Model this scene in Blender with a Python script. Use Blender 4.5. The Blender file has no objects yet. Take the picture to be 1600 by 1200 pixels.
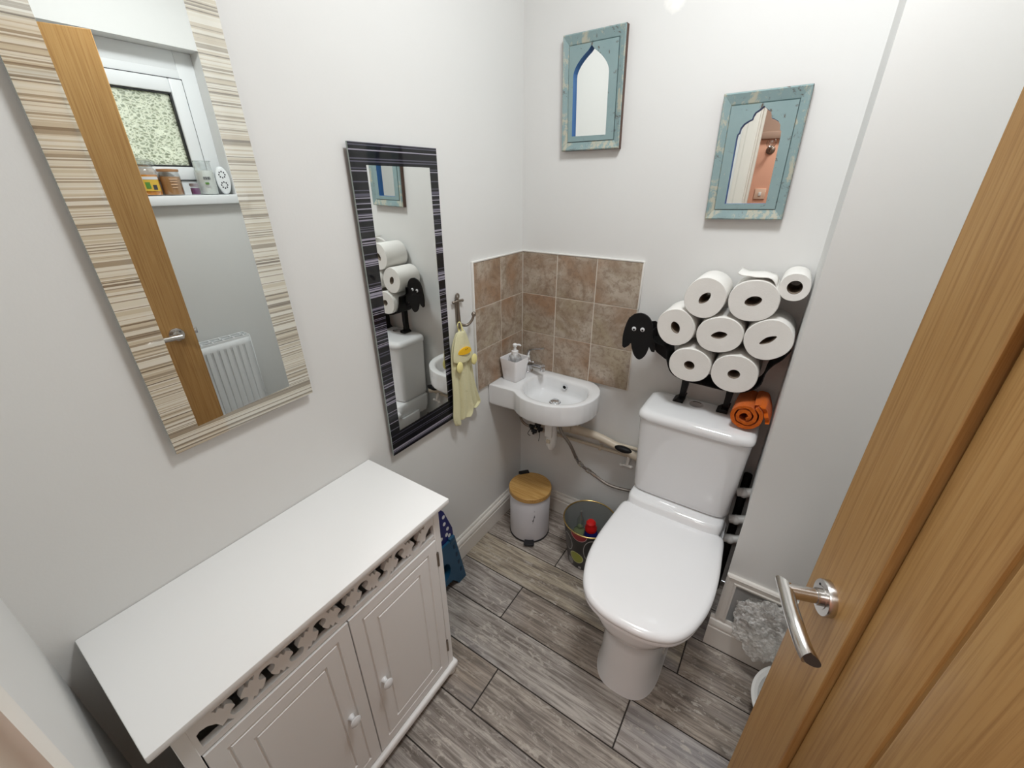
import bpy, bmesh, math, random
from mathutils import Vector, Matrix, noise
random.seed(7)
SC = bpy.context.scene
COL = SC.collection
PI = math.pi

# ------------------------------------------------------------------ materials
class NT:
    def __init__(s, name):
        s.m = bpy.data.materials.new(name); s.m.use_nodes = True
        s.t = s.m.node_tree; s.t.nodes.clear()
        s.out = s.n('ShaderNodeOutputMaterial')
        s._g = None
    def n(s, typ, **k):
        o = s.t.nodes.new(typ)
        for a, b in k.items(): setattr(o, a, b)
        return o
    def l(s, a, b): s.t.links.new(a, b)
    def put(s, sock, v):
        if isinstance(v, bpy.types.NodeSocket): s.l(v, sock)
        elif isinstance(v, (tuple, list)) and len(v) == 3 and sock.type == 'RGBA': sock.default_value = (*v, 1)
        else: sock.default_value = v
    def coord(s):
        if s._g is None: s._g = s.n('ShaderNodeNewGeometry')
        return s._g.outputs['Position']
    def island(s):
        s.coord(); return s._g.outputs['Random Per Island']
    def obj(s):
        return s.n('ShaderNodeTexCoord').outputs['Object']
    def uv(s):
        return s.n('ShaderNodeTexCoord').outputs['UV']
    def mapv(s, v, scale=(1, 1, 1), rot=(0, 0, 0), loc=(0, 0, 0)):
        m = s.n('ShaderNodeMapping'); s.l(v, m.inputs[0])
        s.put(m.inputs['Location'], loc); s.put(m.inputs['Rotation'], rot); s.put(m.inputs['Scale'], scale)
        return m.outputs[0]
    def noise(s, v, scale, detail=3, rough=.5, dist=0, out='Fac'):
        o = s.n('ShaderNodeTexNoise'); s.l(v, o.inputs['Vector'])
        o.inputs['Scale'].default_value = scale; o.inputs['Detail'].default_value = detail
        o.inputs['Roughness'].default_value = rough; o.inputs['Distortion'].default_value = dist
        return o.outputs[out]
    def ramp(s, f, stops, interp='LINEAR'):
        r = s.n('ShaderNodeValToRGB'); s.l(f, r.inputs[0]); cr = r.color_ramp; cr.interpolation = interp
        while len(cr.elements) < len(stops): cr.elements.new(.5)
        for e, (p, c) in zip(cr.elements, stops):
            e.position = p; e.color = (*c, 1) if isinstance(c, (tuple, list)) else (c, c, c, 1)
        return r.outputs[0]
    def math(s, op, a, b=0, c=0, clamp=False):
        o = s.n('ShaderNodeMath', operation=op, use_clamp=clamp)
        for i, v in enumerate((a, b, c)): s.put(o.inputs[i], v)
        return o.outputs[0]
    def vadd(s, a, b):
        o = s.n('ShaderNodeVectorMath', operation='ADD'); s.put(o.inputs[0], a); s.put(o.inputs[1], b); return o.outputs[0]
    def vscale(s, a, f):
        o = s.n('ShaderNodeVectorMath', operation='SCALE'); s.put(o.inputs[0], a); s.put(o.inputs['Scale'], f); return o.outputs[0]
    def comb(s, x, y, z):
        o = s.n('ShaderNodeCombineXYZ')
        for i, v in enumerate((x, y, z)): s.put(o.inputs[i], v)
        return o.outputs[0]
    def sep(s, v):
        o = s.n('ShaderNodeSeparateXYZ'); s.l(v, o.inputs[0]); return o.outputs
    def mix(s, f, a, b, blend='MIX'):
        o = s.n('ShaderNodeMix', data_type='RGBA', blend_type=blend)
        s.put(o.inputs[0], f); s.put(o.inputs[6], a); s.put(o.inputs[7], b); return o.outputs[2]
    def bump(s, h, strength=.3, dist=.001):
        b = s.n('ShaderNodeBump'); s.l(h, b.inputs['Height']); b.inputs['Strength'].default_value = strength
        b.inputs['Distance'].default_value = dist; return b.outputs[0]
    def pbr(s, color, rough=.5, metal=0, spec=.5, normal=None, coat=0, trans=0, sheen=0, alpha=None, ior=None):
        b = s.n('ShaderNodeBsdfPrincipled')
        s.put(b.inputs['Base Color'], color); s.put(b.inputs['Roughness'], rough); s.put(b.inputs['Metallic'], metal)
        s.put(b.inputs['Specular IOR Level'], spec); s.put(b.inputs['Coat Weight'], coat)
        s.put(b.inputs['Transmission Weight'], trans); s.put(b.inputs['Sheen Weight'], sheen)
        if alpha is not None: s.put(b.inputs['Alpha'], alpha)
        if ior: s.put(b.inputs['IOR'], ior)
        if normal: s.l(normal, b.inputs['Normal'])
        return b.outputs[0]
    def mixsh(s, f, a, b):
        o = s.n('ShaderNodeMixShader'); s.put(o.inputs[0], f); s.l(a, o.inputs[1]); s.l(b, o.inputs[2]); return o.outputs[0]
    def done(s, sh):
        s.l(sh, s.out.inputs[0]); return s.m

def plain(name, c, rough=.5, metal=0, **k):
    n = NT(name); return n.done(n.pbr(c, rough, metal, **k))

def wall_mat(name, c, amp=.02):
    n = NT(name); p = n.coord()
    f = n.noise(p, 3, 4, .6)
    col = n.mix(f, tuple(x * (1 - amp) for x in c), tuple(min(1, x * (1 + amp)) for x in c))
    h = n.noise(p, 160, 3, .6)
    h2 = n.noise(p, 14, 2)
    hh = n.math('ADD', h, n.math('MULTIPLY', h2, 1.5))
    return n.done(n.pbr(col, .55, spec=.3, normal=n.bump(hh, .12, .0012)))

def back_wall_mat():
    n = NT('back_wall_paint'); p = n.coord()
    c = (.76, .76, .745)
    f = n.noise(p, 3, 4, .6)
    col = n.mix(f, tuple(x * .98 for x in c), c)
    x, y, z = n.sep(p)
    # a patch of bright bare filler high on the wall
    dx = n.math('DIVIDE', n.math('SUBTRACT', x, .50), .034); dz = n.math('DIVIDE', n.math('SUBTRACT', z, 1.985), .03)
    r = n.math('SQRT', n.math('ADD', n.math('MULTIPLY', dx, dx), n.math('MULTIPLY', dz, dz)))
    r = n.math('ADD', r, n.math('MULTIPLY', n.math('SUBTRACT', n.noise(p, 40, 4), .5), 1.2))
    k = n.ramp(r, [(.45, 1.), (1., 0.)])
    col = n.mix(k, col, (.93, .92, .88))
    h = n.math('ADD', n.noise(p, 160, 3, .6), n.math('MULTIPLY', n.noise(p, 14, 2), 1.5))
    return n.done(n.pbr(col, .55, spec=.3, normal=n.bump(h, .12, .0012)))

def wood_mat(name, axis, dark, mid, light, scale=1.0, rough=.42, per_island=False):
    """axis: index of the grain direction, in object space"""
    n = NT(name); p = n.obj()
    if per_island:
        r = n.island(); p = n.vadd(p, n.vscale(n.comb(r, n.math('MULTIPLY', r, 7.3), n.math('MULTIPLY', r, 3.1)), 9.))
    sc = [14 * scale] * 3; sc[axis] = 1.1 * scale
    v = n.mapv(p, tuple(sc))
    big = n.noise(v, 1.0, 4, .55, 1.2)
    rings = n.math('FRACT', n.math('MULTIPLY', big, 6.0))
    rings = n.ramp(rings, [(0, 0.), (.75, 1.), (1, 0.)])
    sc2 = [260 * scale] * 3; sc2[axis] = 5 * scale
    fine = n.noise(n.mapv(p, tuple(sc2)), 1.0, 3, .6)
    col = n.mix(rings, mid, light)
    col = n.mix(n.ramp(fine, [(.35, 1.), (.55, 0.)]), col, dark)
    blot = n.noise(p, 3.2 * scale, 3)
    col = n.mix(n.ramp(blot, [(.35, .35), (.7, 0.)]), col, dark)
    return n.done(n.pbr(col, rough, spec=.4, normal=n.bump(fine, .15, .0006)))

def floor_mat():
    n = NT('weathered_wood_plank_tile'); p = n.coord(); at = n.n('ShaderNodeAttribute', attribute_name='tone'); sp = n.sep(at.outputs['Vector']); r = sp[0]; r2 = sp[1]
    off = n.comb(n.math('MULTIPLY', r2, 37.), n.math('MULTIPLY', r2, 91.), n.math('MULTIPLY', r, 13.))
    q = n.vadd(p, off)
    base = n.ramp(r, [(0, (.38, .315, .255)), (.22, (.44, .39, .345)), (.45, (.50, .43, .33)), (.6, (.43, .37, .325)), (.8, (.49, .45, .41)), (1, (.43, .39, .365))])
    g1 = n.noise(n.mapv(q, (3, 34, 1)), 1, 6, .65, .9)
    g2 = n.noise(n.mapv(q, (7, 150, 1)), 1, 3, .6, .3)
    col = n.mix(n.ramp(g1, [(.34, .85), (.58, 0.)]), base, (.125, .10, .083))
    col = n.mix(n.ramp(g2, [(.38, .6), (.54, 0.)]), col, (.11, .088, .075))
    blue = n.noise(n.mapv(q, (2, 6, 1)), 1, 3)
    col = n.mix(n.ramp(blue, [(.5, 0.), (.75, .38)]), col, (.38, .38, .405))
    # old paint flakes
    fl = n.noise(n.mapv(q, (22, 48, 1)), 1, 7, .72, .5)
    area = n.noise(n.mapv(q, (3.4, 7., 1)), 1, 3)
    k = n.math('MULTIPLY', n.ramp(fl, [(.54, 0.), (.60, 1.)]), n.ramp(area, [(.42, .22), (.64, .75)]))
    col = n.mix(k, col, (.58, .53, .47))
    # knots
    v = n.n('ShaderNodeTexVoronoi'); n.l(n.mapv(q, (2.2, 9, 1)), v.inputs['Vector']); v.inputs['Scale'].default_value = 1.
    kn = n.ramp(v.outputs['Distance'], [(0, 1.), (.07, .9), (.1, 0.), (.14, .5), (.18, 0.)])
    col = n.mix(n.math('MULTIPLY', kn, .5), col, (.12, .10, .085))
    h = n.math('ADD', g1, n.math('MULTIPLY', g2, .5))
    return n.done(n.pbr(col, n.ramp(g1, [(.3, .5), (.7, .34)]), spec=.4, normal=n.bump(h, .25, .001)))

def tile_mat():
    n = NT('brown_stone_tile'); p = n.coord(); r = n.island()
    q = n.vadd(p, n.comb(n.math('MULTIPLY', r, 17.), n.math('MULTIPLY', r, 41.), n.math('MULTIPLY', r, 29.)))
    a = n.noise(q, 9, 6, .7, .8); b = n.noise(q, 55, 5, .7, .6); c = n.noise(q, 4, 3, .5, .5)
    col = n.ramp(a, [(.3, (.24, .165, .11)), (.45, (.37, .295, .225)), (.58, (.48, .41, .335)), (.75, (.56, .50, .42))])
    col = n.mix(n.ramp(c, [(.48, 0.), (.64, .72)]), col, (.33, .185, .10))
    col = n.mix(n.ramp(c, [(.32, .5), (.42, 0.)]), col, (.44, .37, .25))
    col = n.mix(n.ramp(b, [(.40, .5), (.50, 0.)]), col, (.22, .155, .11))
    return n.done(n.pbr(col, .42, spec=.4, normal=n.bump(n.math('ADD', a, n.math('MULTIPLY', b, .6)), .4, .002)))

def teal_mat(name, chips):
    n = NT(name); p = n.obj()
    a = n.noise(p, 26, 8, .75, .6); b = n.noise(n.mapv(p, (60, 60, 9)), 1, 5, .7); c = n.noise(p, 8, 3)
    col = n.mix(n.noise(p, 12, 3), (.20, .305, .315), (.275, .37, .375))
    col = n.mix(n.ramp(n.math('ADD', n.math('MULTIPLY', a, .6), n.math('MULTIPLY', b, .4)), [(chips, 0.), (chips + .05, .85)]), col, (.50, .47, .36))
    col = n.mix(n.math('MULTIPLY', n.ramp(a, [(.36, 1.), (.41, 0.)]), n.ramp(c, [(.42, 0.), (.52, .9)])), col, (.09, .06, .04))
    return n.done(n.pbr(col, .42, spec=.5, normal=n.bump(a, .5, .0015)))

def stripe_mat(name, stops, pitch, gloss, base_rough=.25, spec=.5):
    """printed horizontal stripes on mirror glass"""
    n = NT(name); p = n.coord(); z = n.sep(p)[2]
    w = n.n('ShaderNodeTexWhiteNoise', noise_dimensions='1D')
    # stripe index jittered so stripe widths vary
    ln = n.n('ShaderNodeTexNoise', noise_dimensions='1D'); n.put(ln.inputs['W'], z); ln.inputs['Scale'].default_value = 60.; ln.inputs['Detail'].default_value = 2.
    idx = n.math('FLOOR', n.math('DIVIDE', n.math('ADD', z, n.math('MULTIPLY', ln.outputs[0], .006)), pitch))
    n.l(idx, w.inputs['W'])
    l2 = n.n('ShaderNodeTexNoise', noise_dimensions='1D'); n.put(l2.inputs['W'], z); l2.inputs['Scale'].default_value = 26.; l2.inputs['Detail'].default_value = 1.
    f = n.math('ADD', n.math('MULTIPLY', w.outputs['Value'], .72), n.math('MULTIPLY', n.math('SUBTRACT', l2.outputs[0], .36), .45), clamp=True)
    col = n.ramp(f, stops, 'CONSTANT')
    d = n.pbr(col, base_rough, spec=spec)
    g = n.n('ShaderNodeBsdfGlossy'); g.inputs['Color'].default_value = (.86, .88, .86, 1); g.inputs['Roughness'].default_value = .03
    return n.done(n.mixsh(gloss, d, g.outputs[0]))

def terry_mat(name, c, c2):
    n = NT(name); p = n.obj()
    a = n.noise(p, 330, 3, .7); b = n.noise(p, 90, 3)
    col = n.mix(a, c2, c)
    return n.done(n.pbr(col, .95, spec=.1, sheen=.12, normal=n.bump(n.math('ADD', a, n.math('MULTIPLY', b, .6)), .9, .004)))

def clear_mat(name, tint=(.95, .97, .96), gloss=.22, rough=.04, bump=None):
    n = NT(name)
    t = n.n('ShaderNodeBsdfTransparent'); t.inputs[0].default_value = (*tint, 1)
    g = n.n('ShaderNodeBsdfGlossy'); g.inputs['Roughness'].default_value = rough
    lw = n.n('ShaderNodeLayerWeight'); lw.inputs['Blend'].default_value = .35
    if bump:
        nb = n.bump(n.noise(n.obj(), bump, 3, .6), .7, .004); n.l(nb, g.inputs['Normal']); n.l(nb, lw.inputs['Normal'])
    f = n.math('ADD', n.math('MULTIPLY', lw.outputs['Facing'], .5), gloss * .35, clamp=True)
    return n.done(n.mixsh(f, t.outputs[0], g.outputs[0]))

def pane_mat():
    n = NT('textured_privacy_glass'); p = n.coord()
    v = n.n('ShaderNodeTexVoronoi', feature='DISTANCE_TO_EDGE')
    q = n.vadd(n.mapv(p, (1, 55, 95)), n.vscale(n.noise(p, 38, 3, out='Color'), 2.2))
    n.l(q, v.inputs['Vector']); v.inputs['Scale'].default_value = 1.
    k = n.ramp(v.outputs['Distance'], [(.0, 1.), (.07, .9), (.2, .25), (.45, .0), (.7, .45)])
    col = n.mix(k, (.30, .32, .22), (.95, .94, .82))
    tr = n.n('ShaderNodeBsdfTranslucent'); n.l(col, tr.inputs[0])
    g = n.pbr((1, 1, 1), .08, trans=1., ior=1.45, normal=n.bump(v.outputs['Distance'], .6, .01))
    return n.done(n.mixsh(.2, tr.outputs[0], g))

def bucket_mat():
    n = NT('black_bucket_with_printed_circles'); u, v, w = n.sep(n.uv())
    col = (.012, .012, .014)
    def ell(col, cu, cv, a, b, c, ring=None):
        du = n.math('DIVIDE', n.math('SUBTRACT', u, cu), a); dv = n.math('DIVIDE', n.math('SUBTRACT', v, cv), b)
        r = n.math('SQRT', n.math('ADD', n.math('MULTIPLY', du, du), n.math('MULTIPLY', dv, dv)))
        if ring: k = n.ramp(r, [(ring - .01, 0.), (ring, 1.), (.98, 1.), (1., 0.)])
        else: k = n.ramp(r, [(.97, 1.), (1., 0.)])
        return n.mix(k, col, c)
    U = BUCKET_U
    for k in range(3):
        o = U + k / 3
        o = o % 1.0
        col = ell(col, o, .32, .055, .15, (.33, .37, .03)); col = ell(col, o, .32, .055, .15, (.6, .62, .3), .9)
        col = ell(col, (o + .015) % 1, .98, .055, .16, (.30, .01, .02)); col = ell(col, (o + .015) % 1, .98, .055, .16, (.6, .4, .4), .92)
        col = ell(col, (o + .03) % 1, .06, .013, .035, (.5, .5, .5))
        col = ell(col, (o + .10) % 1, .62, .05, .3, (.45, .45, .45), .93)
        col = ell(col, (o - .075) % 1, .62, .045, .22, (.45, .45, .45), .9)
        col = ell(col, (o - .06) % 1, .12, .03, .10, (.35, .35, .36))
        col = ell(col, (o + .16) % 1, .45, .035, .1, (.35, .03, .05))
    return n.done(n.pbr(col, .3, spec=.5))
BUCKET_U = .73

def hose_mat():
    n = NT('braided_steel'); p = n.coord()
    w = n.n('ShaderNodeTexWave', wave_type='BANDS', bands_direction='DIAGONAL'); n.l(p, w.inputs['Vector']); w.inputs['Scale'].default_value = 140.
    col = n.mix(w.outputs['Fac'], (.12, .10, .085), (.5, .46, .42))
    return n.done(n.pbr(col, .4, .8, normal=n.bump(w.outputs['Fac'], .4, .001)))

M = {}
M['paint'] = wall_mat('wall_paint', (.765, .765, .75))
M['paint_back'] = back_wall_mat()
M['ceil'] = wall_mat('ceiling_paint', (.86, .86, .85))
M['trim'] = plain('satin_white_trim', (.78, .75, .70), .35)
M['cream'] = plain('cream_gloss_architrave', (.80, .755, .69), .4)
M['upvc'] = plain('white_window_plastic', (.85, .87, .88), .3)
M['cab'] = plain('white_cabinet_paint', (.91, .905, .895), .42)
M['cabin'] = plain('dark_cabinet_inside', (.10, .10, .095), .8)
M['floor'] = floor_mat()
M['grout_dark'] = plain('dark_floor_grout', (.03, .024, .02), .8)
M['tile'] = tile_mat()
M['grout'] = plain('cream_tile_grout', (.80, .75, .67), .8)
M['oak'] = wood_mat('oak_veneer', 2, (.36, .19, .062), (.46, .262, .092), (.495, .295, .11), .9)
M['bamboo'] = wood_mat('bamboo_lid', 0, (.42, .22, .06), (.58, .34, .11), (.66, .42, .16), 1.3)
M['teal_frame'] = teal_mat('distressed_teal_paint_worn', .505)
M['teal_panel'] = teal_mat('distressed_teal_paint', .60)
M['blue_edge'] = plain('bright_blue_paint', (.02, .13, .36), .5)
M['brown_edge'] = plain('worn_brown_wood_edge', (.10, .055, .04), .7)
M['ceramic'] = plain('white_ceramic', (.84, .85, .86), .07, coat=.3)
M['seat'] = plain('white_seat_plastic', (.86, .86, .87), .16)
M['chrome'] = plain('chrome', (.75, .76, .78), .08, 1)
M['brushed'] = plain('brushed_steel', (.62, .60, .58), .24, 1)
M['bronze'] = plain('antique_pewter', (.30, .26, .22), .38, 1)
M['black'] = plain('black_metal', (.004, .004, .0045), .55, spec=.3)
M['black_plastic'] = plain('black_plastic', (.012, .012, .014), .4)
M['white_plastic'] = plain('white_plastic', (.82, .81, .78), .35)
M['cream_pipe'] = plain('aged_cream_pipe', (.66, .58, .46), .4)
M['bin_white'] = plain('white_enamelled_steel', (.62, .61, .64), .28)
M['paper'] = None
n_ = NT('toilet_paper'); h_ = n_.noise(n_.obj(), 240, 4, .7); n2 = n_.noise(n_.obj(), 20, 3)
M['paper'] = n_.done(n_.pbr(n_.mix(n2, (.82, .80, .76), (.88, .865, .83)), .95, spec=.1, normal=n_.bump(n_.math('ADD', h_, n2), .35, .002)))
M['card'] = plain('cardboard_core', (.30, .235, .18), .9)
M['orange_towel'] = terry_mat('orange_terry', (.82, .185, .018), (.58, .10, .008))
M['yellow_towel'] = terry_mat('pale_yellow_terry', (.90, .87, .58), (.78, .74, .45))
M['yellow_trim'] = plain('soft_yellow_felt', (.86, .78, .34), .9)
M['beak'] = plain('orange_yellow_felt', (.90, .52, .015), .85)
M['mirror'] = None
n_ = NT('mirror_silver'); g_ = n_.n('ShaderNodeBsdfGlossy'); g_.inputs['Color'].default_value = (.87, .895, .88, 1); g_.inputs['Roughness'].default_value = .0
M['mirror'] = n_.done(g_.outputs[0])
M['glass_edge'] = plain('polished_glass_edge', (.35, .40, .38), .15)
M['beige_stripe'] = stripe_mat('beige_printed_stripes', [(0, (.24, .20, .155)), (.10, (.70, .64, .50)), (.20, (.40, .35, .27)), (.33, (.84, .81, .69)), (.50, (.66, .59, .46)), (.60, (.88, .86, .76)), (.80, (.33, .29, .23)), (.92, (.80, .76, .63))], .0019, .28)
M['black_stripe'] = stripe_mat('black_printed_stripes', [(0, (.002, .002, .004)), (.50, (.09, .085, .12)), (.58, (.003, .003, .006)), (.68, (.33, .31, .38)), (.79, (.003, .003, .007)), (.90, (.20, .19, .25))], .0024, .045, .3, .2)
M['stool_blue'] = plain('navy_plastic', (.006, .012, .13), .4)
M['stool_teal'] = plain('teal_plastic', (.008, .075, .155), .45)
M['white_dot'] = plain('white_print', (.72, .72, .74), .5)
n_ = NT('crumpled_clear_film')
t_ = n_.n('ShaderNodeBsdfTransparent'); t_.inputs[0].default_value = (.95, .94, .92, 1)
h_ = n_.noise(n_.obj(), 55, 4, .65); v_ = n_.n('ShaderNodeTexVoronoi'); n_.l(n_.obj(), v_.inputs['Vector']); v_.inputs['Scale'].default_value = 120.
nb_ = n_.bump(n_.math('ADD', h_, n_.math('MULTIPLY', v_.outputs['Distance'], .5)), .9, .006)
d_ = n_.pbr((.90, .885, .86), .18, spec=.8, normal=nb_)
M['wrap'] = n_.done(n_.mixsh(n_.ramp(h_, [(.35, .30), (.65, .72)]), t_.outputs[0], d_))
M['clear'] = clear_mat('clear_plastic', (.96, .97, .97), .5, .12)
M['glass'] = clear_mat('thin_jar_glass', (.95, .97, .97), .35)
M['pane'] = pane_mat()
M['hose'] = hose_mat()
M['bucket'] = bucket_mat()
M['bucket_in'] = plain('grey_bucket_inside', (.30, .31, .30), .35, .3)
M['gold'] = plain('gold_rim', (.70, .52, .22), .25, 1)
M['green_liquid'] = plain('pale_green_liquid', (.20, .24, .12), .15)
M['bottle_blue'] = plain('deep_blue_bottle', (.012, .016, .14), .25)
M['cap_red'] = plain('red_cap', (.55, .012, .012), .3)
M['wax_orange'] = plain('orange_wax', (.85, .33, .05), .6)
M['wax_brown'] = plain('tan_wax', (.52, .27, .11), .6)
M['wax_purple'] = plain('purple_wax', (.20, .05, .18), .6)
M['wax_white'] = plain('white_wax', (.90, .92, .88), .6)
M['lid_tan'] = plain('tan_wood_lid', (.46, .24, .11), .5)
M['lid_silver'] = plain('dull_silver_lid', (.50, .46, .50), .35, .8)
M['label_yellow'] = plain('yellow_picture_label', (.72, .46, .06), .6)
M['label_green'] = plain('green_leaf_print', (.10, .26, .04), .6)
M['label_dark'] = plain('dark_print', (.05, .05, .06), .6)
M['pink'] = wall_mat('salmon_hall_paint', (.80, .43, .30))
M['brown_paint'] = wall_mat('brown_hall_paint', (.36, .24, .18))
M['hedge'] = None
n_ = NT('hedge_leaves'); M['hedge'] = n_.done(n_.pbr(n_.ramp(n_.noise(n_.coord(), 9, 6, .7), [(.35, (.04, .07, .02)), (.65, (.30, .38, .14))]), .8))
n_ = NT('lit_lamp_glass'); e_ = n_.n('ShaderNodeEmission'); e_.inputs[0].default_value = (.965, .99, 1, 1); e_.inputs[1].default_value = 46.
M['lamp'] = n_.done(e_.outputs[0])
n_ = NT('hall_fill_emission'); e_ = n_.n('ShaderNodeEmission'); e_.inputs[0].default_value = (.98, .98, .97, 1); e_.inputs[1].default_value = 50.  # glow of the fill light added in the hall
M['hall_fill'] = n_.done(e_.outputs[0])

# ------------------------------------------------------------------ object helpers
WM = {}
def _fin(o, parent, M_w):
    WM[o.name] = M_w
    COL.objects.link(o)
    if parent is not None:
        o.parent = parent; o.matrix_local = WM[parent.name].inverted() @ M_w
    else: o.matrix_world = M_w
def tagp(o, label=None, cat=None, group=None, kind=None):
    if label: o['label'] = label
    if cat: o['category'] = cat
    if group: o['group'] = group
    if kind: o['kind'] = kind
    return o
def thing(name, label, cat, loc, group=None):
    o = bpy.data.objects.new(name, None); o.empty_display_size = .05
    _fin(o, None, Matrix.Translation(Vector(loc)))
    return tagp(o, label, cat, group)
def obj(name, bm, mats, parent=None, loc=None, sharp=38, flat=False, label=None, cat=None, group=None, kind=None, mods=(), recalc=True):
    """bm holds world coordinates; the object's origin is its base centre (or loc)"""
    if recalc: bmesh.ops.recalc_face_normals(bm, faces=bm.faces[:])
    if parent is not None: Mw = WM[parent.name].copy()
    else:
        if loc is None:
            vs = [v.co for v in bm.verts]
            mn = [min(v[i] for v in vs) for i in range(3)]; mx = [max(v[i] for v in vs) for i in range(3)]
            loc = ((mn[0] + mx[0]) / 2, (mn[1] + mx[1]) / 2, mn[2])
        Mw = Matrix.Translation(Vector(loc))
    bm.transform(Mw.inverted())
    bm.normal_update()
    for e in bm.edges:
        if len(e.link_faces) == 2:
            try: e.smooth = e.calc_face_angle() < math.radians(sharp)
            except Exception: pass
    for f in bm.faces: f.smooth = not flat
    me = bpy.data.meshes.new(name); bm.to_mesh(me); bm.free()
    for m in (mats if isinstance(mats, (list, tuple)) else [mats]): me.materials.append(m)
    o = bpy.data.objects.new(name, me)
    _fin(o, parent, Mw)
    for t, kw in mods:
        md = o.modifiers.new(t.lower(), t)
        for a, b in kw.items(): setattr(md, a, b)
    return tagp(o, label, cat, group, kind)
def NB(): return bmesh.new()
def setmat(bm, n0, i):
    bm.faces.ensure_lookup_table()
    for f in bm.faces[n0:]: f.material_index = i
def box(bm, a, b, bev=0, seg=2, X=None):
    n0 = len(bm.verts)
    vs = [bm.verts.new((x, y, z)) for x in (a[0], b[0]) for y in (a[1], b[1]) for z in (a[2], b[2])]
    F = [(0, 1, 3, 2), (4, 6, 7, 5), (0, 4, 5, 1), (2, 3, 7, 6), (0, 2, 6, 4), (1, 5, 7, 3)]
    fs = [bm.faces.new([vs[i] for i in f]) for f in F]
    if X is not None:
        for v in vs: v.co = X @ v.co
    if bev:
        es = list({e for f in fs for e in f.edges})
        bmesh.ops.bevel(bm, geom=es, offset=bev, segments=seg, affect='EDGES', profile=.5)
def loft(bm, rings, cap0=True, cap1=True, closed=True, uv=False):
    R = [[bm.verts.new(p) for p in r] for r in rings]
    n = len(R[0])
    for a, b in zip(R, R[1:]):
        for i in range(n if closed else n - 1):
            j = (i + 1) % n
            try: bm.faces.new((a[i], a[j], b[j], b[i]))
            except ValueError: pass
    if cap0 and closed: bm.faces.new(R[0][::-1])
    if cap1 and closed: bm.faces.new(R[-1])
    return R
def lathe(bm, prof, c, seg=48, axis=None, cap0=True, cap1=True):
    """prof: (radius, height) pairs; axis: optional matrix"""
    rings = []
    for r, h in prof:
        ring = []
        for i in range(seg):
            a = 2 * PI * i / seg
            v = Vector((r * math.cos(a), r * math.sin(a), h))
            if axis is not None: v = axis @ v
            ring.append(v + Vector(c))
        rings.append(ring)
    return loft(bm, rings, cap0, cap1)
def frame_of(d):
    d = Vector(d).normalized(); up = Vector((0, 0, 1)) if abs(d.z) < .95 else Vector((1, 0, 0))
    x = up.cross(d).normalized(); y = d.cross(x)
    return Matrix((x, y, d)).transposed()
def smooth_path(pts, n=8):
    P = [Vector(p) for p in pts]
    if len(P) < 3: return P
    out = []
    for i in range(len(P) - 1):
        p0 = P[max(i - 1, 0)]; p1 = P[i]; p2 = P[i + 1]; p3 = P[min(i + 2, len(P) - 1)]
        for k in range(n):
            t = k / n
            out.append(.5 * ((2 * p1) + (p2 - p0) * t + (2 * p0 - 5 * p1 + 4 * p2 - p3) * t * t + (3 * p1 - p0 - 3 * p2 + p3) * t ** 3))
    out.append(P[-1]); return out
def tube(bm, pts, r, seg=14, smooth=8, cap=True):
    P = smooth_path(pts, smooth) if smooth else [Vector(p) for p in pts]
    rr = r if callable(r) else (lambda t: r)
    T = [((P[min(i + 1, len(P) - 1)]) - P[max(i - 1, 0)]).normalized() for i in range(len(P))]
    F = frame_of(T[0]); x = F.col[0].copy()
    rings = []
    for i, (p, t) in enumerate(zip(P, T)):
        x = (x - t * x.dot(t)).normalized(); y = t.cross(x); q = rr(i / (len(P) - 1))
        rings.append([p + x * (q * math.cos(2 * PI * k / seg)) + y * (q * math.sin(2 * PI * k / seg)) for k in range(seg)])
    loft(bm, rings, cap, cap)
def prism(bm, poly, f0, f1):
    """poly: 2D points; f0/f1 map a 2D point to 3D"""
    a = [bm.verts.new(f0(p)) for p in poly]; b = [bm.verts.new(f1(p)) for p in poly]
    n = len(poly)
    for i in range(n): bm.faces.new((a[i], a[(i + 1) % n], b[(i + 1) % n], b[i]))
    bm.faces.new(a[::-1]); bm.faces.new(b)
def ball(bm, c, r, sx=1, sy=1, sz=1, seg=16, rings=10):
    rr = []
    for i in range(1, rings):
        t = PI * i / rings
        rr.append([Vector((c[0] + r * sx * math.sin(t) * math.cos(2 * PI * k / seg), c[1] + r * sy * math.sin(t) * math.sin(2 * PI * k / seg), c[2] + r * sz * math.cos(t))) for k in range(seg)])
    R = loft(bm, rr, False, False)
    for ring, z in ((R[0], 1), (R[-1], -1)):
        v = bm.verts.new((c[0], c[1], c[2] + z * r * sz))
        for k in range(seg): bm.faces.new((ring[k], ring[(k + 1) % seg], v))
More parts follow.
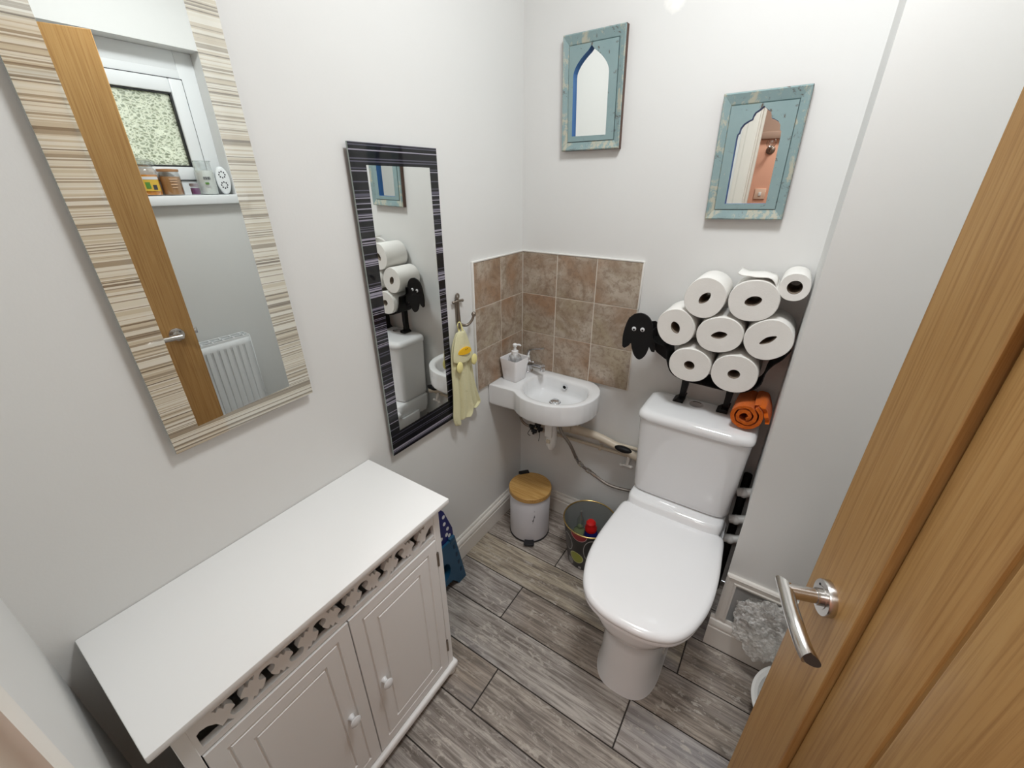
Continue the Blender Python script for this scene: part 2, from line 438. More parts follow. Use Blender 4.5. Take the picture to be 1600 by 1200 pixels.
def holed_plate(outer, holes, to3, t0, t1, res=1):
    """a plate with holes; filled by triangulating edges. outer/holes 2D; to3(u,v,w)"""
    bm = bmesh.new(); loops = []
    for lp in [outer] + holes:
        vs = [bm.verts.new((p[0], p[1], 0)) for p in lp]
        es = [bm.edges.new((vs[i], vs[(i + 1) % len(vs)])) for i in range(len(vs))]
        loops.append(vs)
    bmesh.ops.triangle_fill(bm, edges=bm.edges[:], use_beauty=True)
    # drop triangles that fall inside a hole
    def inside(p, lp):
        c = False; j = len(lp) - 1
        for i in range(len(lp)):
            if (lp[i][1] > p[1]) != (lp[j][1] > p[1]) and p[0] < (lp[j][0] - lp[i][0]) * (p[1] - lp[i][1]) / (lp[j][1] - lp[i][1]) + lp[i][0]: c = not c
            j = i
        return c
    bad = []
    for f in bm.faces:
        ce = f.calc_center_median()
        if not inside(ce, outer) or any(inside(ce, h) for h in holes): bad.append(f)
    bmesh.ops.delete(bm, geom=bad, context='FACES_ONLY')
    r = bmesh.ops.extrude_face_region(bm, geom=bm.faces[:])
    top = {g for g in r['geom'] if isinstance(g, bmesh.types.BMVert)}
    for v in bm.verts:
        u, w = v.co.x, v.co.y
        v.co = Vector(to3(u, w, t1 if v in top else t0))
    return bm
def arc(cx, cy, rx, ry, a0, a1, n=10):
    return [(cx + rx * math.cos(math.radians(a0 + (a1 - a0) * i / n)), cy + ry * math.sin(math.radians(a0 + (a1 - a0) * i / n))) for i in range(n + 1)]

# ------------------------------------------------------------------ room dimensions
W = 1.53; YF = -1.60; H = 2.52; WT = .13
BX, BY = 1.012, -.305            # boxed-in pipe duct in the back right corner
DO0, DO1, DOH = .60, 1.352, 2.0   # door opening
WY0, WY1, WZ0, WZ1 = -1.02, -.35, 1.455, 2.056   # window opening

# floor: one mesh, a slab of grout with every plank laid on it
bm = NB(); tone = bm.loops.layers.float_color.new('tone'); box(bm, (-.9, -2.75, -.05), (2.4, 0.0, -.0015)); setmat(bm, 0, 1)
TONES = {0: [.62, .2], 1: [.22, .7, .9], 2: [.45, .05], 3: [.93, .08, .3], 4: [.82, .97], 5: [.02, .25, .6], 6: [.3, .75, .1], 7: [.9, .5], 8: [.1, .6, .8], 9: [.3, .7]}
rows = [0.0, -.165, -.325, -.490, -.655, -.815, -.968, -1.13, -1.29, -1.45, -1.60]
joints = {0: [.62], 1: [.385, 1.25], 2: [.95], 3: [.323, 1.23], 4: [.842], 5: [.425, 1.33], 6: [.23, 1.0], 7: [.6], 8: [.3, 1.2], 9: [.8]}
g = .0021
for i in range(len(rows) - 1):
    xs = [0.0] + joints[i] + [W]
    for ti, (a, b) in enumerate(zip(xs, xs[1:])):
        n0 = len(bm.faces)
        box(bm, (a + g, rows[i + 1] + g, -.004), (b - g, rows[i] - g, 0), .0012, 1); setmat(bm, n0, 0)
        for f in bm.faces[n0:]:
            for lo in f.loops: lo[tone] = (TONES[i][ti], (i * .37 + ti * .61) % 1, 0, 1)
obj('floor', bm, [M['floor'], M['grout_dark']], kind='structure', flat=True, loc=(0, 0, 0))
bm = NB(); box(bm, (-.12, YF - .01, 0), (0, .12, H)); obj('wall_left', bm, M['paint'], kind='structure', flat=True)
bm = NB(); box(bm, (-.12, 0, 0), (W + .25, .12, H)); obj('wall_back', bm, M['paint_back'], kind='structure', flat=True)
bm = NB()
xs, zs = (W, W + .25), None
for a, b in (((W, YF - WT, 0), (W + .22, 0, WZ0)), ((W, YF - WT, WZ1), (W + .22, 0, H)), ((W, YF - WT, WZ0), (W + .22, WY0, WZ1)), ((W, WY1, WZ0), (W + .22, 0, WZ1))): box(bm, a, b)
obj('wall_right', bm, M['paint'], kind='structure', flat=True)
bm = NB()
for a, b in (((-.9, YF - WT, 0), (DO0 - .03, YF, H)), ((DO1 + .03, YF - WT, 0), (W, YF, H)), ((DO0 - .03, YF - WT, DOH + .03), (DO1 + .03, YF, H))): box(bm, a, b)
obj('wall_front', bm, M['paint'], kind='structure', flat=True)
bm = NB(); box(bm, (-.9, -2.75, H), (2.4, .12, H + .05)); obj('ceiling', bm, M['ceil'], kind='structure', flat=True)
# boxing: a front panel over an opening and a side panel that stops short of the floor
bm = NB(); box(bm, (BX, BY, .335), (W, BY + .015, H)); box(bm, (BX, BY + .015, .60), (BX + .012, 0, H)); box(bm, (1.03, BY + .10, 0), (W, BY + .112, .36))
obj('wall_boxing', bm, M['paint'], kind='structure', flat=True)
# baseboards with a torus profile
SK = [(0, 0), (.018, 0), (.018, .074), (.0145, .077), (.0145, .082), (.018, .085), (.0175, .094), (.013, .102), (.008, .105), (.008, .110), (.005, .116), (0, .116)]
def skirt(name, path_fn, s=1.0):
    bm = NB(); P = [(a, b * s) for a, b in SK]
    prism(bm, P, lambda p: path_fn(p, 0), lambda p: path_fn(p, 1)); return obj(name, bm, M['trim'], kind='structure', sharp=25)
skirt('baseboard_left', lambda p, t: (p[0], (-.0 if t else YF), p[1]))
skirt('baseboard_back', lambda p, t: ((BX if t else .0), -p[0], p[1]))
skirt('baseboard_boxing', lambda p, t: ((W if t else 1.0), BY - p[0], p[1]), 1.22)
skirt('baseboard_right', lambda p, t: (W - p[0], (BY - .018 if t else YF), p[1]))
skirt('baseboard_front', lambda p, t: ((DO0 - .09 if t else 0.0), YF + p[0], p[1]))
# picture-frame moulding round the hole in the boxing
bm = NB()
prof = [(0, 0), (.010, .0), (.014, .006), (.010, .012), (.010, .024), (.013, .028), (.012, .034), (0, .034)]
def mould(p0, p1, inward, m0, m1):
    d = (Vector(p1) - Vector(p0)).normalized(); iw = Vector(inward)
    prism(bm, prof, lambda p: Vector(p0) + d * (p[1] * m0) + iw * p[1] + Vector((0, -p[0], 0)), lambda p: Vector(p1) - d * (p[1] * m1) + iw * p[1] + Vector((0, -p[0], 0)))
mould((BX, BY, .352), (W, BY, .352), (0, 0, -1), 1, 0)
mould((BX, BY, .142), (BX, BY, .352), (1, 0, 0), 0, 1)
obj('trim_1', bm, M['trim'], kind='structure', sharp=25)
# door lining, stops and architraves
bm = NB()
for x0, x1 in ((DO0 - .03, DO0), (DO1, DO1 + .03)): box(bm, (x0, YF - WT, 0), (x1, YF, DOH))
box(bm, (DO0 - .03, YF - WT, DOH), (DO1 + .03, YF, DOH + .03))
box(bm, (DO0, YF - .075, 0), (DO0 + .012, YF - .045, DOH)); box(bm, (DO1 - .012, YF - .075, 0), (DO1, YF - .045, DOH))
obj('trim_2', bm, M['cream'], kind='structure', flat=True)
ARC = [(0, 0), (0, .016), (.012, .018), (.03, .0185), (.05, .016), (.058, .0105), (.066, .0105), (.078, .007), (.078, 0)]
bm = NB()
for X0, sgn in ((DO0 - .008, -1), (DO1 + .008, 1)):
    for yy, s2 in ((YF, 1), (YF - WT, -1)):
        prism(bm, ARC, lambda p: (X0 + sgn * p[0], yy + s2 * p[1], 0), lambda p: (X0 + sgn * p[0], yy + s2 * p[1], DOH + .008 + p[0]))
for yy, s2 in ((YF, 1), (YF - WT, -1)):
    prism(bm, ARC, lambda p: (DO0 - .008 - p[0], yy + s2 * p[1], DOH + .008 + p[0]), lambda p: (DO1 + .008 + p[0], yy + s2 * p[1], DOH + .008 + p[0]))
obj('trim_3', bm, M['cream'], kind='structure', sharp=25)
# hall beyond the doorway
bm = NB(); box(bm, (-.9, -2.85, 0), (2.4, -2.75, 1.845)); obj('wall_hall', bm, M['pink'], kind='structure', flat=True)
bm = NB(); box(bm, (-.9, -2.85, 1.845), (2.4, -2.75, H)); obj('wall_hall_upper', bm, M['brown_paint'], kind='structure', flat=True)
bm = NB(); box(bm, (-1.0, -2.85, 0), (-.9, YF - WT, H)); obj('wall_hall_left', bm, M['pink'], kind='structure', flat=True)
bm = NB(); box(bm, (2.4, -2.85, 0), (2.5, YF, H)); obj('wall_hall_right', bm, M['pink'], kind='structure', flat=True)
bm = NB(); box(bm, (W + .2, YF - WT, 0), (2.4, YF, H)); obj('wall_hall_front', bm, M['pink'], kind='structure', flat=True)
bm = NB(); box(bm, (-.9, -2.75, 1.825), (2.4, -2.72, 1.875), .006); obj('trim_4', bm, M['brown_paint'], kind='structure')
# ------------------------------------------------------------------ window
fx = 1.612
bm = NB()
def rect_frame(bm, x0, x1, y0, y1, z0, z1, w, bev=.003):
    for a, b in (((x0, y0, z0), (x1, y0 + w, z1)), ((x0, y1 - w, z0), (x1, y1, z1)), ((x0, y0 + w, z0), (x1, y1 - w, z0 + w)), ((x0, y0 + w, z1 - w), (x1, y1 - w, z1))): box(bm, a, b, bev)
rect_frame(bm, fx, fx + .07, WY0, WY1, WZ0 + .02, WZ1, .073); box(bm, (fx, WY0 + .07, WZ1 - .114), (fx + .07, WY1 - .07, WZ1 - .07), .003)
wroot = obj('window_1', bm, M['upvc'], kind='structure', sharp=30)
bm = NB(); rect_frame(bm, fx - .012, fx + .04, WY0 + .07, WY1 - .070, WZ0 + .085, WZ1 - .108, .055, .006)
obj('sash', bm, M['upvc'], wroot)
bm = NB(); rect_frame(bm, fx - .004, fx + .03, WY0 + .125, WY1 - .125, WZ0 + .14, WZ1 - .163, .007, .001)
rect_frame(bm, fx - .003, fx + .002, WY0 + .0665, WY1 - .0665, WZ0 + .0815, WZ1 - .1045, .004, 0)
obj('gasket', bm, M['black_plastic'], wroot)
bm = NB(); box(bm, (fx + .012, WY0 + .128, WZ0 + .143), (fx + .018, WY1 - .128, WZ1 - .166))
obj('pane', bm, M['pane'], wroot, flat=True)
bm = NB(); box(bm, (W - .035, WY0 - .05, 1.434), (W, WY1 + .04, 1.475), .006); box(bm, (W - .01, WY0, WZ0), (fx + .01, WY1, 1.475))
obj('window_sill', bm, M['upvc'], wroot)
# hedge outside
bm = NB(); N = 26
vs = [[bm.verts.new((4.2 + .5 * noise.noise((i * .5, j * .5, 0)), -5 + 8.5 * i / N, -.3 + 2.1 * j / 10)) for j in range(11)] for i in range(N + 1)]
for i in range(N):
    for j in range(10): bm.faces.new((vs[i][j], vs[i + 1][j], vs[i + 1][j + 1], vs[i][j + 1]))
bmesh.ops.solidify(bm, geom=bm.faces[:], thickness=.8)
obj('hedge', bm, M['hedge'], label='green hedge outside the frosted window', cat='hedge')
bm = NB(); box(bm, (1.9, -8, -.4), (9, 5, -.3)); obj('ground', bm, M['hedge'], kind='structure', flat=True)

# ------------------------------------------------------------------ oak door
LAT = Vector((1.096, -.863, 0)); DD = Vector((.316, -.949, 0)).normalized(); DN = Vector((DD.y, -DD.x, 0))   # DN points to the room
DW, DH, DT = .762, 1.962, .042
def dpt(s, o, z): return LAT + DD * s + DN * o + Vector((0, 0, z))
DX = Matrix.Translation(LAT) @ Matrix((DD, DN, Vector((0, 0, 1)))).transposed().to_4x4()   # local x along door, y outwards, z up
def dbox(bm, a, b, bev=0, seg=2): box(bm, a, b, bev, seg, DX)
bm = NB()
for a, b in (((0, -DT, .008), (.121, 0, DH)), ((DW - .121, -DT, .008), (DW, 0, DH)), ((.121, -DT, DH - .125), (DW - .121, 0, DH)), ((.121, -DT, .008), (DW - .121, 0, .22))): dbox(bm, a, b, .0015, 1)
door = obj('door_1', bm, M['oak'], kind='structure', loc=tuple(dpt(DW, 0, 0)))
bm = NB()
nb = 5; bw = (DW - .242) / nb
for i in range(nb):
    s0 = .121 + i * bw
    dbox(bm, (s0 + (.0035 if i else .004), -DT + .010, .22), (s0 + bw - (.0035 if i < nb - 1 else .004), -.010, DH - .125), .003, 2)
    if i: dbox(bm, (s0 - .004, -DT + .014, .22), (s0 + .004, -.0145, DH - .125))
obj('boarded_panel', bm, M['oak'], door, label='recessed vertical oak boards')
# handle: rosette, neck, curved lever
HS, HZ = .060, .972
ax = Matrix((DD, Vector((0, 0, 1)), DN)).transposed()
bm = NB(); lathe(bm, [(.0, 0), (.0265, 0), (.0265, .009), (.0255, .0105), (.0, .0105)], dpt(HS, 0, HZ), 40, ax, False, False)
lathe(bm, [(.0125, .0105), (.0165, .0105), (.0165, .0112), (.0125, .0112)], dpt(HS, 0, HZ), 40, ax, False, False)
ro = obj('handle_rosette', bm, M['brushed'], door, label='round brushed steel rosette')
bm = NB(); lathe(bm, [(0, .0), (.0022, 0), (.0022, .0004), (0, .0004)], dpt(HS - .013, .0106, HZ + .012), 12, ax, False, False); obj('screw_hole', bm, M['black'], ro)
bm = NB(); lathe(bm, [(0.0, .0105), (.0125, .0105), (.0125, .018), (.0105, .0185)], dpt(HS, 0, HZ), 28, ax, False, False)
lathe(bm, [(.0105, .0185), (.0105, .056)], dpt(HS, 0, HZ), 28, ax, False, True)
rings = []
lv = [(-.010, .056, 0), (.010, .0575, 0), (.030, .0590, -.001), (.055, .0595, -.002), (.073, .0585, -.005), (.087, .0565, -.008), (.097, .0535, -.011)]
lp = smooth_path([dpt(HS + a, b, HZ + c) for a, b, c in lv], 6)
k = 0
for i, q in enumerate(lp):
    t = (lp[min(i + 1, len(lp) - 1)] - lp[max(i - 1, 0)]).normalized(); z = Vector((0, 0, 1)); o = z.cross(t).normalized()
    f = i / (len(lp) - 1); rr = .0105
    ring = []
    for kk in range(20):
        a = 2 * PI * kk / 20; off = o * (rr * math.cos(a)) + z * (rr * math.sin(a))
        sl = 0
        if i == 0: sl = -off.dot(o) * 1.1 * (1 if o.dot(DN) > 0 else -1)
        if i == len(lp) - 1: sl = -off.dot(o) * .9 * (1 if o.dot(DN) > 0 else -1)
        ring.append(q + off + t * (sl if i else -sl * -1))
    rings.append(ring)
loft(bm, rings)
obj('lever_handle', bm, M['brushed'], door, sharp=30, label='angled brushed steel lever')
bm = NB(); dbox(bm, (-.011, -.028, HZ - .012), (.004, -.014, HZ + .012), .003); dbox(bm, (-.0012, -.032, HZ - .05), (.002, -.010, HZ + .05), .0005, 1)
obj('latch', bm, M['chrome'], door)
bm = NB(); lathe(bm, [(0, 0), (.0265, 0), (.0265, -.0105), (0, -.0105)], dpt(HS, -DT, HZ), 32, ax, False, False); lathe(bm, [(.0105, -.01), (.0105, -.06)], dpt(HS, -DT, HZ), 20, ax, False, True)
tube(bm, [dpt(HS - .012, -DT - .058, HZ), dpt(HS + .05, -DT - .056, HZ), dpt(HS + .118, -DT - .045, HZ)], .0105, 16)
obj('outer_lever_handle', bm, M['brushed'], door)
for z in (.22, 1.0, 1.74):
    bm = NB(); tube(bm, [dpt(DW + .004, .006, z), dpt(DW + .004, .006, z + .09)], .006, 12, 0); obj('hinge', bm, M['chrome'], door)

# ------------------------------------------------------------------ splashback tiles
T = .1683; ZT = 1.2703
bm = NB()
xe = .508
box(bm, (.007, -.006, ZT - 3 * T), (xe + .001, 0, ZT)); setmat(bm, 0, 1)
for r in range(3):
    for c, (a, b) in enumerate(((.008, T), (T, 2 * T), (2 * T, xe))):
        n0 = len(bm.faces); box(bm, (a + .0017, -.008, ZT - (r + 1) * T + .0017), (b - .0017, -.004, ZT - r * T - .0017), .001, 1); setmat(bm, n0, 0)
sb = thing('tile_splashback', 'brown stone-effect tile splashback on the back wall behind the basin', 'splashback', (.25, 0, ZT - 3 * T))
obj('tile_field', bm, [M['tile'], M['grout']], sb, flat=True)
bm = NB(); box(bm, (0, -.010, ZT), (xe + .004, 0, ZT + .006), .002); box(bm, (xe + .001, -.010, ZT - T), (xe + .005, 0, ZT + .004), .001)
obj('edge_trim', bm, M['white_plastic'], sb)
bm = NB(); ye = -.338
box(bm, (0, ye - .001, ZT - 3 * T), (.006, -.0, ZT)); setmat(bm, 0, 1)
for r in range(3):
    for a, b in ((-.008, -T), (-T, ye)):
        n0 = len(bm.faces); box(bm, (.004, b + .0017, ZT - (r + 1) * T + .0017), (.008, a - .0017, ZT - r * T - .0017), .001, 1); setmat(bm, n0, 0)
sb = thing('tile_splashback', 'brown stone-effect tile splashback on the left wall, two tiles wide', 'splashback', (0, -.17, ZT - 3 * T))
obj('tile_field', bm, [M['tile'], M['grout']], sb, flat=True)
bm = NB(); box(bm, (0, ye - .004, ZT), (.010, -.006, ZT + .006), .002); box(bm, (0, ye - .005, ZT - 3 * T), (.010, ye - .001, ZT + .004), .001)
obj('edge_trim', bm, M['white_plastic'], sb)

# ------------------------------------------------------------------ striped wall mirrors on the left wall
def wall_mirror(name, label, quad_out, quad_in, stripe, x0, x1):
    """quads: (y,z) corners TL,TR,BR,BL"""
    root = thing(name, label, 'mirror', (x0, (quad_out[0][0] + quad_out[1][0]) / 2, quad_out[2][1]))
    bm = NB()
    prism(bm, quad_in, lambda p: (x0, p[0], p[1]), lambda p: (x1, p[0], p[1])); obj('mirror_glass', bm, M['mirror'], root, flat=True)
    bm = NB(); n = 4
    for i in range(4):
        j = (i + 1) % 4
        q = [quad_out[i], quad_out[j], quad_in[j], quad_in[i]]
        n0 = len(bm.faces)
        prism(bm, q, lambda p: (x0, p[0], p[1]), lambda p: (x1, p[0], p[1]))
        bm.faces.ensure_lookup_table()
        for f in bm.faces[n0:]:
            f.normal_update(); f.material_index = 0 if abs(f.normal.x) > .9 else 1
    obj('striped_border', bm, [stripe, M['glass_edge']], root, flat=True)
    bm = NB(); cy = (quad_out[0][0] + quad_out[2][0]) / 2
    box(bm, (0, quad_out[0][0] + .04, quad_out[2][1] + .05), (x0, quad_out[1][0] - .04, quad_out[0][1] - .05)); obj('backing_board', bm, M['black_plastic'], root)
wall_mirror('wall_mirror', 'large tall mirror with beige striped glass border above the white cabinet', [(-1.332, 2.10), (-1.032, 2.10), (-1.017, 1.051), (-1.318, 1.040)], [(-1.281, 2.05), (-1.083, 2.05), (-1.069, 1.090), (-1.268, 1.080)], M['beige_stripe'], .012, .017)
wall_mirror('wall_mirror', 'tall narrow mirror with black striped border beside the yellow hand towel', [(-.801, 1.615), (-.498, 1.615), (-.500, .725), (-.800, .728)], [(-.754, 1.566), (-.531, 1.565), (-.529, .808), (-.763, .806)], M['black_stripe'], .012, .017)

# ------------------------------------------------------------------ carved teal mirrors on the back wall
def carved_mirror(label, TL, TR, BR, BL, inner, cut, chips):
    Z0 = min(BL[1], BR[1]); root = thing('carved_wall_mirror', label, 'mirror', ((TL[0] + TR[0]) / 2, 0, Z0))
    def uvq(u, v):   # bilinear inside the outer quad
        a = Vector(BL).lerp(Vector(BR), u); b = Vector(TL).lerp(Vector(TR), u); return a.lerp(b, v)
    quad = [uvq(0, 0), uvq(1, 0), uvq(1, 1), uvq(0, 1)]; iu, iv0, iv1 = inner
    inn = [uvq(iu, iv0), uvq(1 - iu, iv0), uvq(1 - iu, iv1), uvq(iu, iv1)]
    bm = NB()
    rings = [[(p.x, 0, p.y) for p in quad], [(p.x, -.020, p.y) for p in quad]]
    mid = [quad[i].lerp(inn[i], .12) for i in range(4)]; rings.append([(p.x, -.024, p.y) for p in mid])
    mid = [quad[i].lerp(inn[i], .9) for i in range(4)]; rings.append([(p.x, -.017, p.y) for p in mid])
    rings.append([(p.x, -.013, p.y) for p in inn]); rings.append([(p.x, -.004, p.y) for p in inn])
    loft(bm, rings, False, False)
    bm.faces.ensure_lookup_table()
    for f in bm.faces[:4]: f.material_index = 1
    obj('outer_frame', bm, [M['teal_frame'], M['brown_edge']], root, sharp=20)
    pts = [uvq(u, v) for u, v in cut]
    bm = holed_plate([tuple(p) for p in inn], [[tuple(p) for p in pts]], lambda u, v, w: (u, w, v), -.004, -.019)
    bm.normal_update()
    cen = sum((Vector(p) for p in pts), Vector((0, 0))) / len(pts)
    for f in bm.faces:
        c = f.calc_center_median()
        if abs(f.normal.y) < .5:
            d = min((Vector((c.x, c.z)) - (pts[i] + pts[(i + 1) % len(pts)]) / 2).length for i in range(len(pts)))
            if d < .004: f.material_index = 1
    obj('arched_panel', bm, [M['teal_panel'], M['blue_edge']], root, flat=True)
    bm = NB(); prism(bm, [tuple(p) for p in inn], lambda p: (p[0], -.001, p[1]), lambda p: (p[0], -.004, p[1])); obj('mirror_glass', bm, M['mirror'], root, flat=True)
# pointed arch, in fractions of the outer frame
cutA = [(.18, .135), (.765, .13), (.765, .655)] + [(.765 - .292 * (t ** 1.7), .655 + .215 * (t ** .92) + .0 * t) for t in [i / 10 for i in range(1, 10)]] + [(.472, .885)] + [(.18 + .292 * (t ** 1.7), .655 + .215 * (t ** .92)) for t in [i / 10 for i in range(9, 0, -1)]] + [(.18, .655)]
carved_mirror('teal painted wooden mirror with a plain pointed arch, nearer the corner', (.161, 1.950), (.372, 1.953), (.382, 1.626), (.173, 1.624), (.105, .085, .905), cutA, 0)
half = [(.0, .885), (.045, .860), (.085, .845), (.105, .82), (.112, .795), (.15, .785), (.20, .765), (.232, .735), (.24, .70), (.258, .69), (.262, .655)]
cutB = [(.238, .135), (.762, .135)] + [(.5 + a, b) for a, b in half[::-1]] + [(.5 - a, b) for a, b in half[1:]]
carved_mirror('teal painted wooden mirror with a scalloped arch, above the toilet rolls', (.677, 1.749), (.888, 1.753), (.893, 1.427), (.685, 1.421), (.115, .09, .905), cutB, 0)

# ------------------------------------------------------------------ white cabinet
CY0, CY1, CX, CZ = -1.563, -.884, .3265, .760
cab = thing('storage_cabinet', 'white two-door storage cabinet with pierced frieze under its top', 'cabinet', (.16, (CY0 + CY1) / 2, 0))
bm = NB(); box(bm, (.001, CY0, CZ - .016), (CX, CY1, CZ), .0025, 2); obj('cabinet_top', bm, M['cab'], cab)
b0, b1, fx0 = -1.535, -.902, .300
bm = NB()
box(bm, (.022, b0, .045), (fx0 - .016, b0 + .015, CZ - .016)); box(bm, (.022, b1 - .015, .045), (fx0 - .016, b1, CZ - .016))
box(bm, (.022, b0 + .015, .045), (.028, b1 - .015, CZ - .016)); box(bm, (.022, b0 + .015, .055), (fx0 - .02, b1 - .015, .07)); box(bm, (.03, b0 + .015, .35), (fx0 - .03, b1 - .015, .362))
box(bm, (fx0 - .016, b0, .045), (fx0, b0 + .022, CZ - .016), .001, 1); box(bm, (fx0 - .016, b1 - .022, .045), (fx0, b1, CZ - .016), .001, 1)
obj('carcass', bm, M['cab'], cab)
# pierced frieze
fy0, fy1, fz0, fz1 = b0 + .022, b1 - .022, .634, CZ - .016
hz0, hz1 = .648, .706
hh = hz1 - hz0
def tee(c, up):
    """T-shaped piercing: wide scalloped base, narrow neck, small cap"""
    a = .0365
    half = [(a, 0), (.032, .17), (.026, .09), (.021, .26), (.016, .17), (.0075, .36), (.0055, .50), (.012, .56), (.0155, .68), (.0115, .84), (.004, .90)]
    sm = smooth_path([(x, y * hh, 0) for x, y in half[1:]], 4)
    h2 = [(a, 0)] + [(p.x, p.y) for p in sm]
    pts = [(c + x, y) for x, y in h2] + [(c - x, y) for x, y in h2[::-1]]
    return [(y, hz0 + z) if not up else (y, hz1 - z) for y, z in pts]
n_half = 10; y_a, y_b = -1.495, -.936
st = (y_b - y_a) / n_half
holes = []
for i in range(1, n_half): holes.append(tee(y_a + i * st, i % 2 == 1))
def flag(y, s):
    return [(y, hz0), (y + s * .052, hz0), (y + s * .044, hz0 + .22 * hh), (y + s * .034, hz0 + .14 * hh), (y + s * .028, hz0 + .42 * hh), (y + s * .017, hz0 + .62 * hh), (y + s * .006, hz0 + .68 * hh), (y, hz0 + .62 * hh)]
holes[:0] = [flag(y_a - .010, 1)]; holes.append(flag(y_b + .010, -1)[::-1])
bm = holed_plate([(fy0, fz0), (fy1, fz0), (fy1, fz1), (fy0, fz1)], holes, lambda u, v, w: (w, u, v), fx0 - .014, fx0 - .001)
obj('pierced_frieze', bm, M['cab'], cab, flat=True)
def cab_door(y0, y1, z0, z1, ky):
    bm = NB()
    ins = [(0, -.001), (.001, 0), (.030, 0), (.032, -.0035), (.035, -.0035), (.037, 0), (.068, 0), (.070, -.0035), (.073, -.0035), (.075, 0)]
    rings = [[(fx0 - .014, y, z) for y, z in ((y0, z0), (y1, z0), (y1, z1), (y0, z1))]]
    for d, o in ins: rings.append([(fx0 + .002 + o, y, z) for y, z in ((y0 + d, z0 + d), (y1 - d, z0 + d), (y1 - d, z1 - d), (y0 + d, z1 - d))])
    loft(bm, rings)
    d = obj('cabinet_door', bm, M['cab'], cab, sharp=12)
    bm = NB(); axx = Matrix(((0, 0, 1), (0, 1, 0), (-1, 0, 0)))
    lathe(bm, [(0, 0), (.009, 0), (.007, .004), (.006, .010), (.011, .014), (.0145, .018), (.0145, .0205), (.011, .0235), (.005, .0255), (0, .026)], (fx0 + .002, ky, .334), 24, axx, False, False)
    obj('knob', bm, M['ceramic'], d)
    return d
ym = -1.2135
dl = cab_door(b0 + .024, ym - .0015, .064, .630, ym - .052)
dr = cab_door(ym + .0015, b1 - .024, .064, .630, ym + .052)
for z in (.14, .53):
    bm = NB(); tube(bm, [(fx0 + .002, b1 - .022, z), (fx0 + .002, b1 - .022, z + .05)], .004, 10, 0); box(bm, (fx0 - .002, b1 - .026, z), (fx0 + .003, b1 - .018, z + .05)); obj('hinge', bm, M['bronze'], dr)
bm = NB(); box(bm, (.02, b0 - .010, .032), (fx0 + .014, b1 + .010, .058), .007, 3); obj('plinth_moulding', bm, M['cab'], cab)
for y in (b0 + .01, b1 - .01):
    for x in (.05, fx0 - .012):
        bm = NB(); lathe(bm, [(.014, 0), (.019, .006), (.022, .018), (.018, .033)], (x, y, 0), 24); obj('foot', bm, M['cab'], cab)

# ------------------------------------------------------------------ wash basin
bas = thing('wash_basin', 'small white ceramic corner basin with a left-hand tap shelf', 'basin', (.2, -.12, .675))
ZB = .7652
out = [(0.0005, -.003), (.0005, -.258), (.004, -.262), (.118, -.258), (.124, -.259), (.132, -.264), (.15, -.277), (.178, -.292), (.21, -.3), (.25, -.303), (.29, -.299), (.32, -.29), (.35, -.275), (.375, -.256), (.395, -.236), (.412, -.21), (.424, -.18), (.430, -.152), (.432, -.12), (.428, -.09), (.416, -.058), (.40, -.035), (.385, -.02), (.365, -.008), (.34, -.003)]
inn = [(.118, -.10), (.116, -.14), (.123, -.18), (.142, -.218), (.165, -.242), (.19, -.257), (.225, -.270), (.258, -.272), (.30, -.266), (.335, -.251), (.362, -.23), (.383, -.203), (.394, -.172), (.396, -.14), (.39, -.11), (.376, -.083), (.355, -.065), (.32, -.056), (.25, -.05), (.19, -.047), (.16, -.048), (.137, -.06), (.124, -.08)]
cb = Vector((.25, -.155))
def ray_poly(poly, a):
    d = Vector((math.cos(a), math.sin(a))); best = None
    for i in range(len(poly)):
        p = Vector(poly[i]) - cb; q = Vector(poly[(i + 1) % len(poly)]) - cb; e = q - p
        den = d.x * e.y - d.y * e.x
        if abs(den) < 1e-9: continue
        t = (p.x * e.y - p.y * e.x) / den; u = (p.x * d.y - p.y * d.x) / den
        if t > 0 and -1e-6 <= u <= 1 + 1e-6 and (best is None or t > best): best = t
    return cb + d * best
angs = sorted(set([2 * PI * i / 120 for i in range(120)] + [math.atan2(y - cb.y, x - cb.x) % (2 * PI) for x, y in out]))
O = [ray_poly(out, a) for a in angs]; I = [ray_poly(inn, a) for a in angs]
def lerp2(a, b, t): return [p.lerp(q, t) for p, q in zip(a, b)]
C2 = [Vector((.25, -.132))] * len(angs)
def shrink(P, d):   # move in towards the centre by a distance
    return [p - (p - cb).normalized() * d for p in P]
R3 = lambda P, z: [(p.x, p.y, z) for p in P]
rings = [R3(shrink(O, .05), .675), R3(shrink(O, .008), .675), R3(shrink(O, .002), .679), R3(O, .685), R3(O, ZB - .004), R3(shrink(O, .0012), ZB - .001), R3(shrink(O, .004), ZB),
         R3([o.lerp(i, .6) for o, i in zip(shrink(O, .004), shrink(I, -.004))], ZB - .0006), R3(shrink(I, -.004), ZB - .001), R3(I, ZB - .004), R3(shrink(I, .004), ZB - .012), R3(lerp2(I, C2, .055), ZB - .045), R3(lerp2(I, C2, .09), ZB - .057), R3(lerp2(I, C2, .15), ZB - .064), R3(lerp2(I, C2, .25), ZB - .067), R3(lerp2(I, C2, .6), ZB - .0695), R3(lerp2(I, C2, .88), ZB - .072)]
bm = NB(); loft(bm, rings)
obj('bowl', bm, M['ceramic'], bas, sharp=50)
bm = NB(); lathe(bm, [(.0, 0), (.025, 0), (.025, .002), (.021, .003), (.0205, .007), (.015, .011), (0, .0125)], (.25, -.132, ZB - .0715), 32, None, False, False); obj('drain_plug', bm, M['chrome'], bas)
bm = NB(); ay = Matrix(((1, 0, 0), (0, 0, 1), (0, 1, 0))) @ Matrix.Rotation(0, 3, 'X')
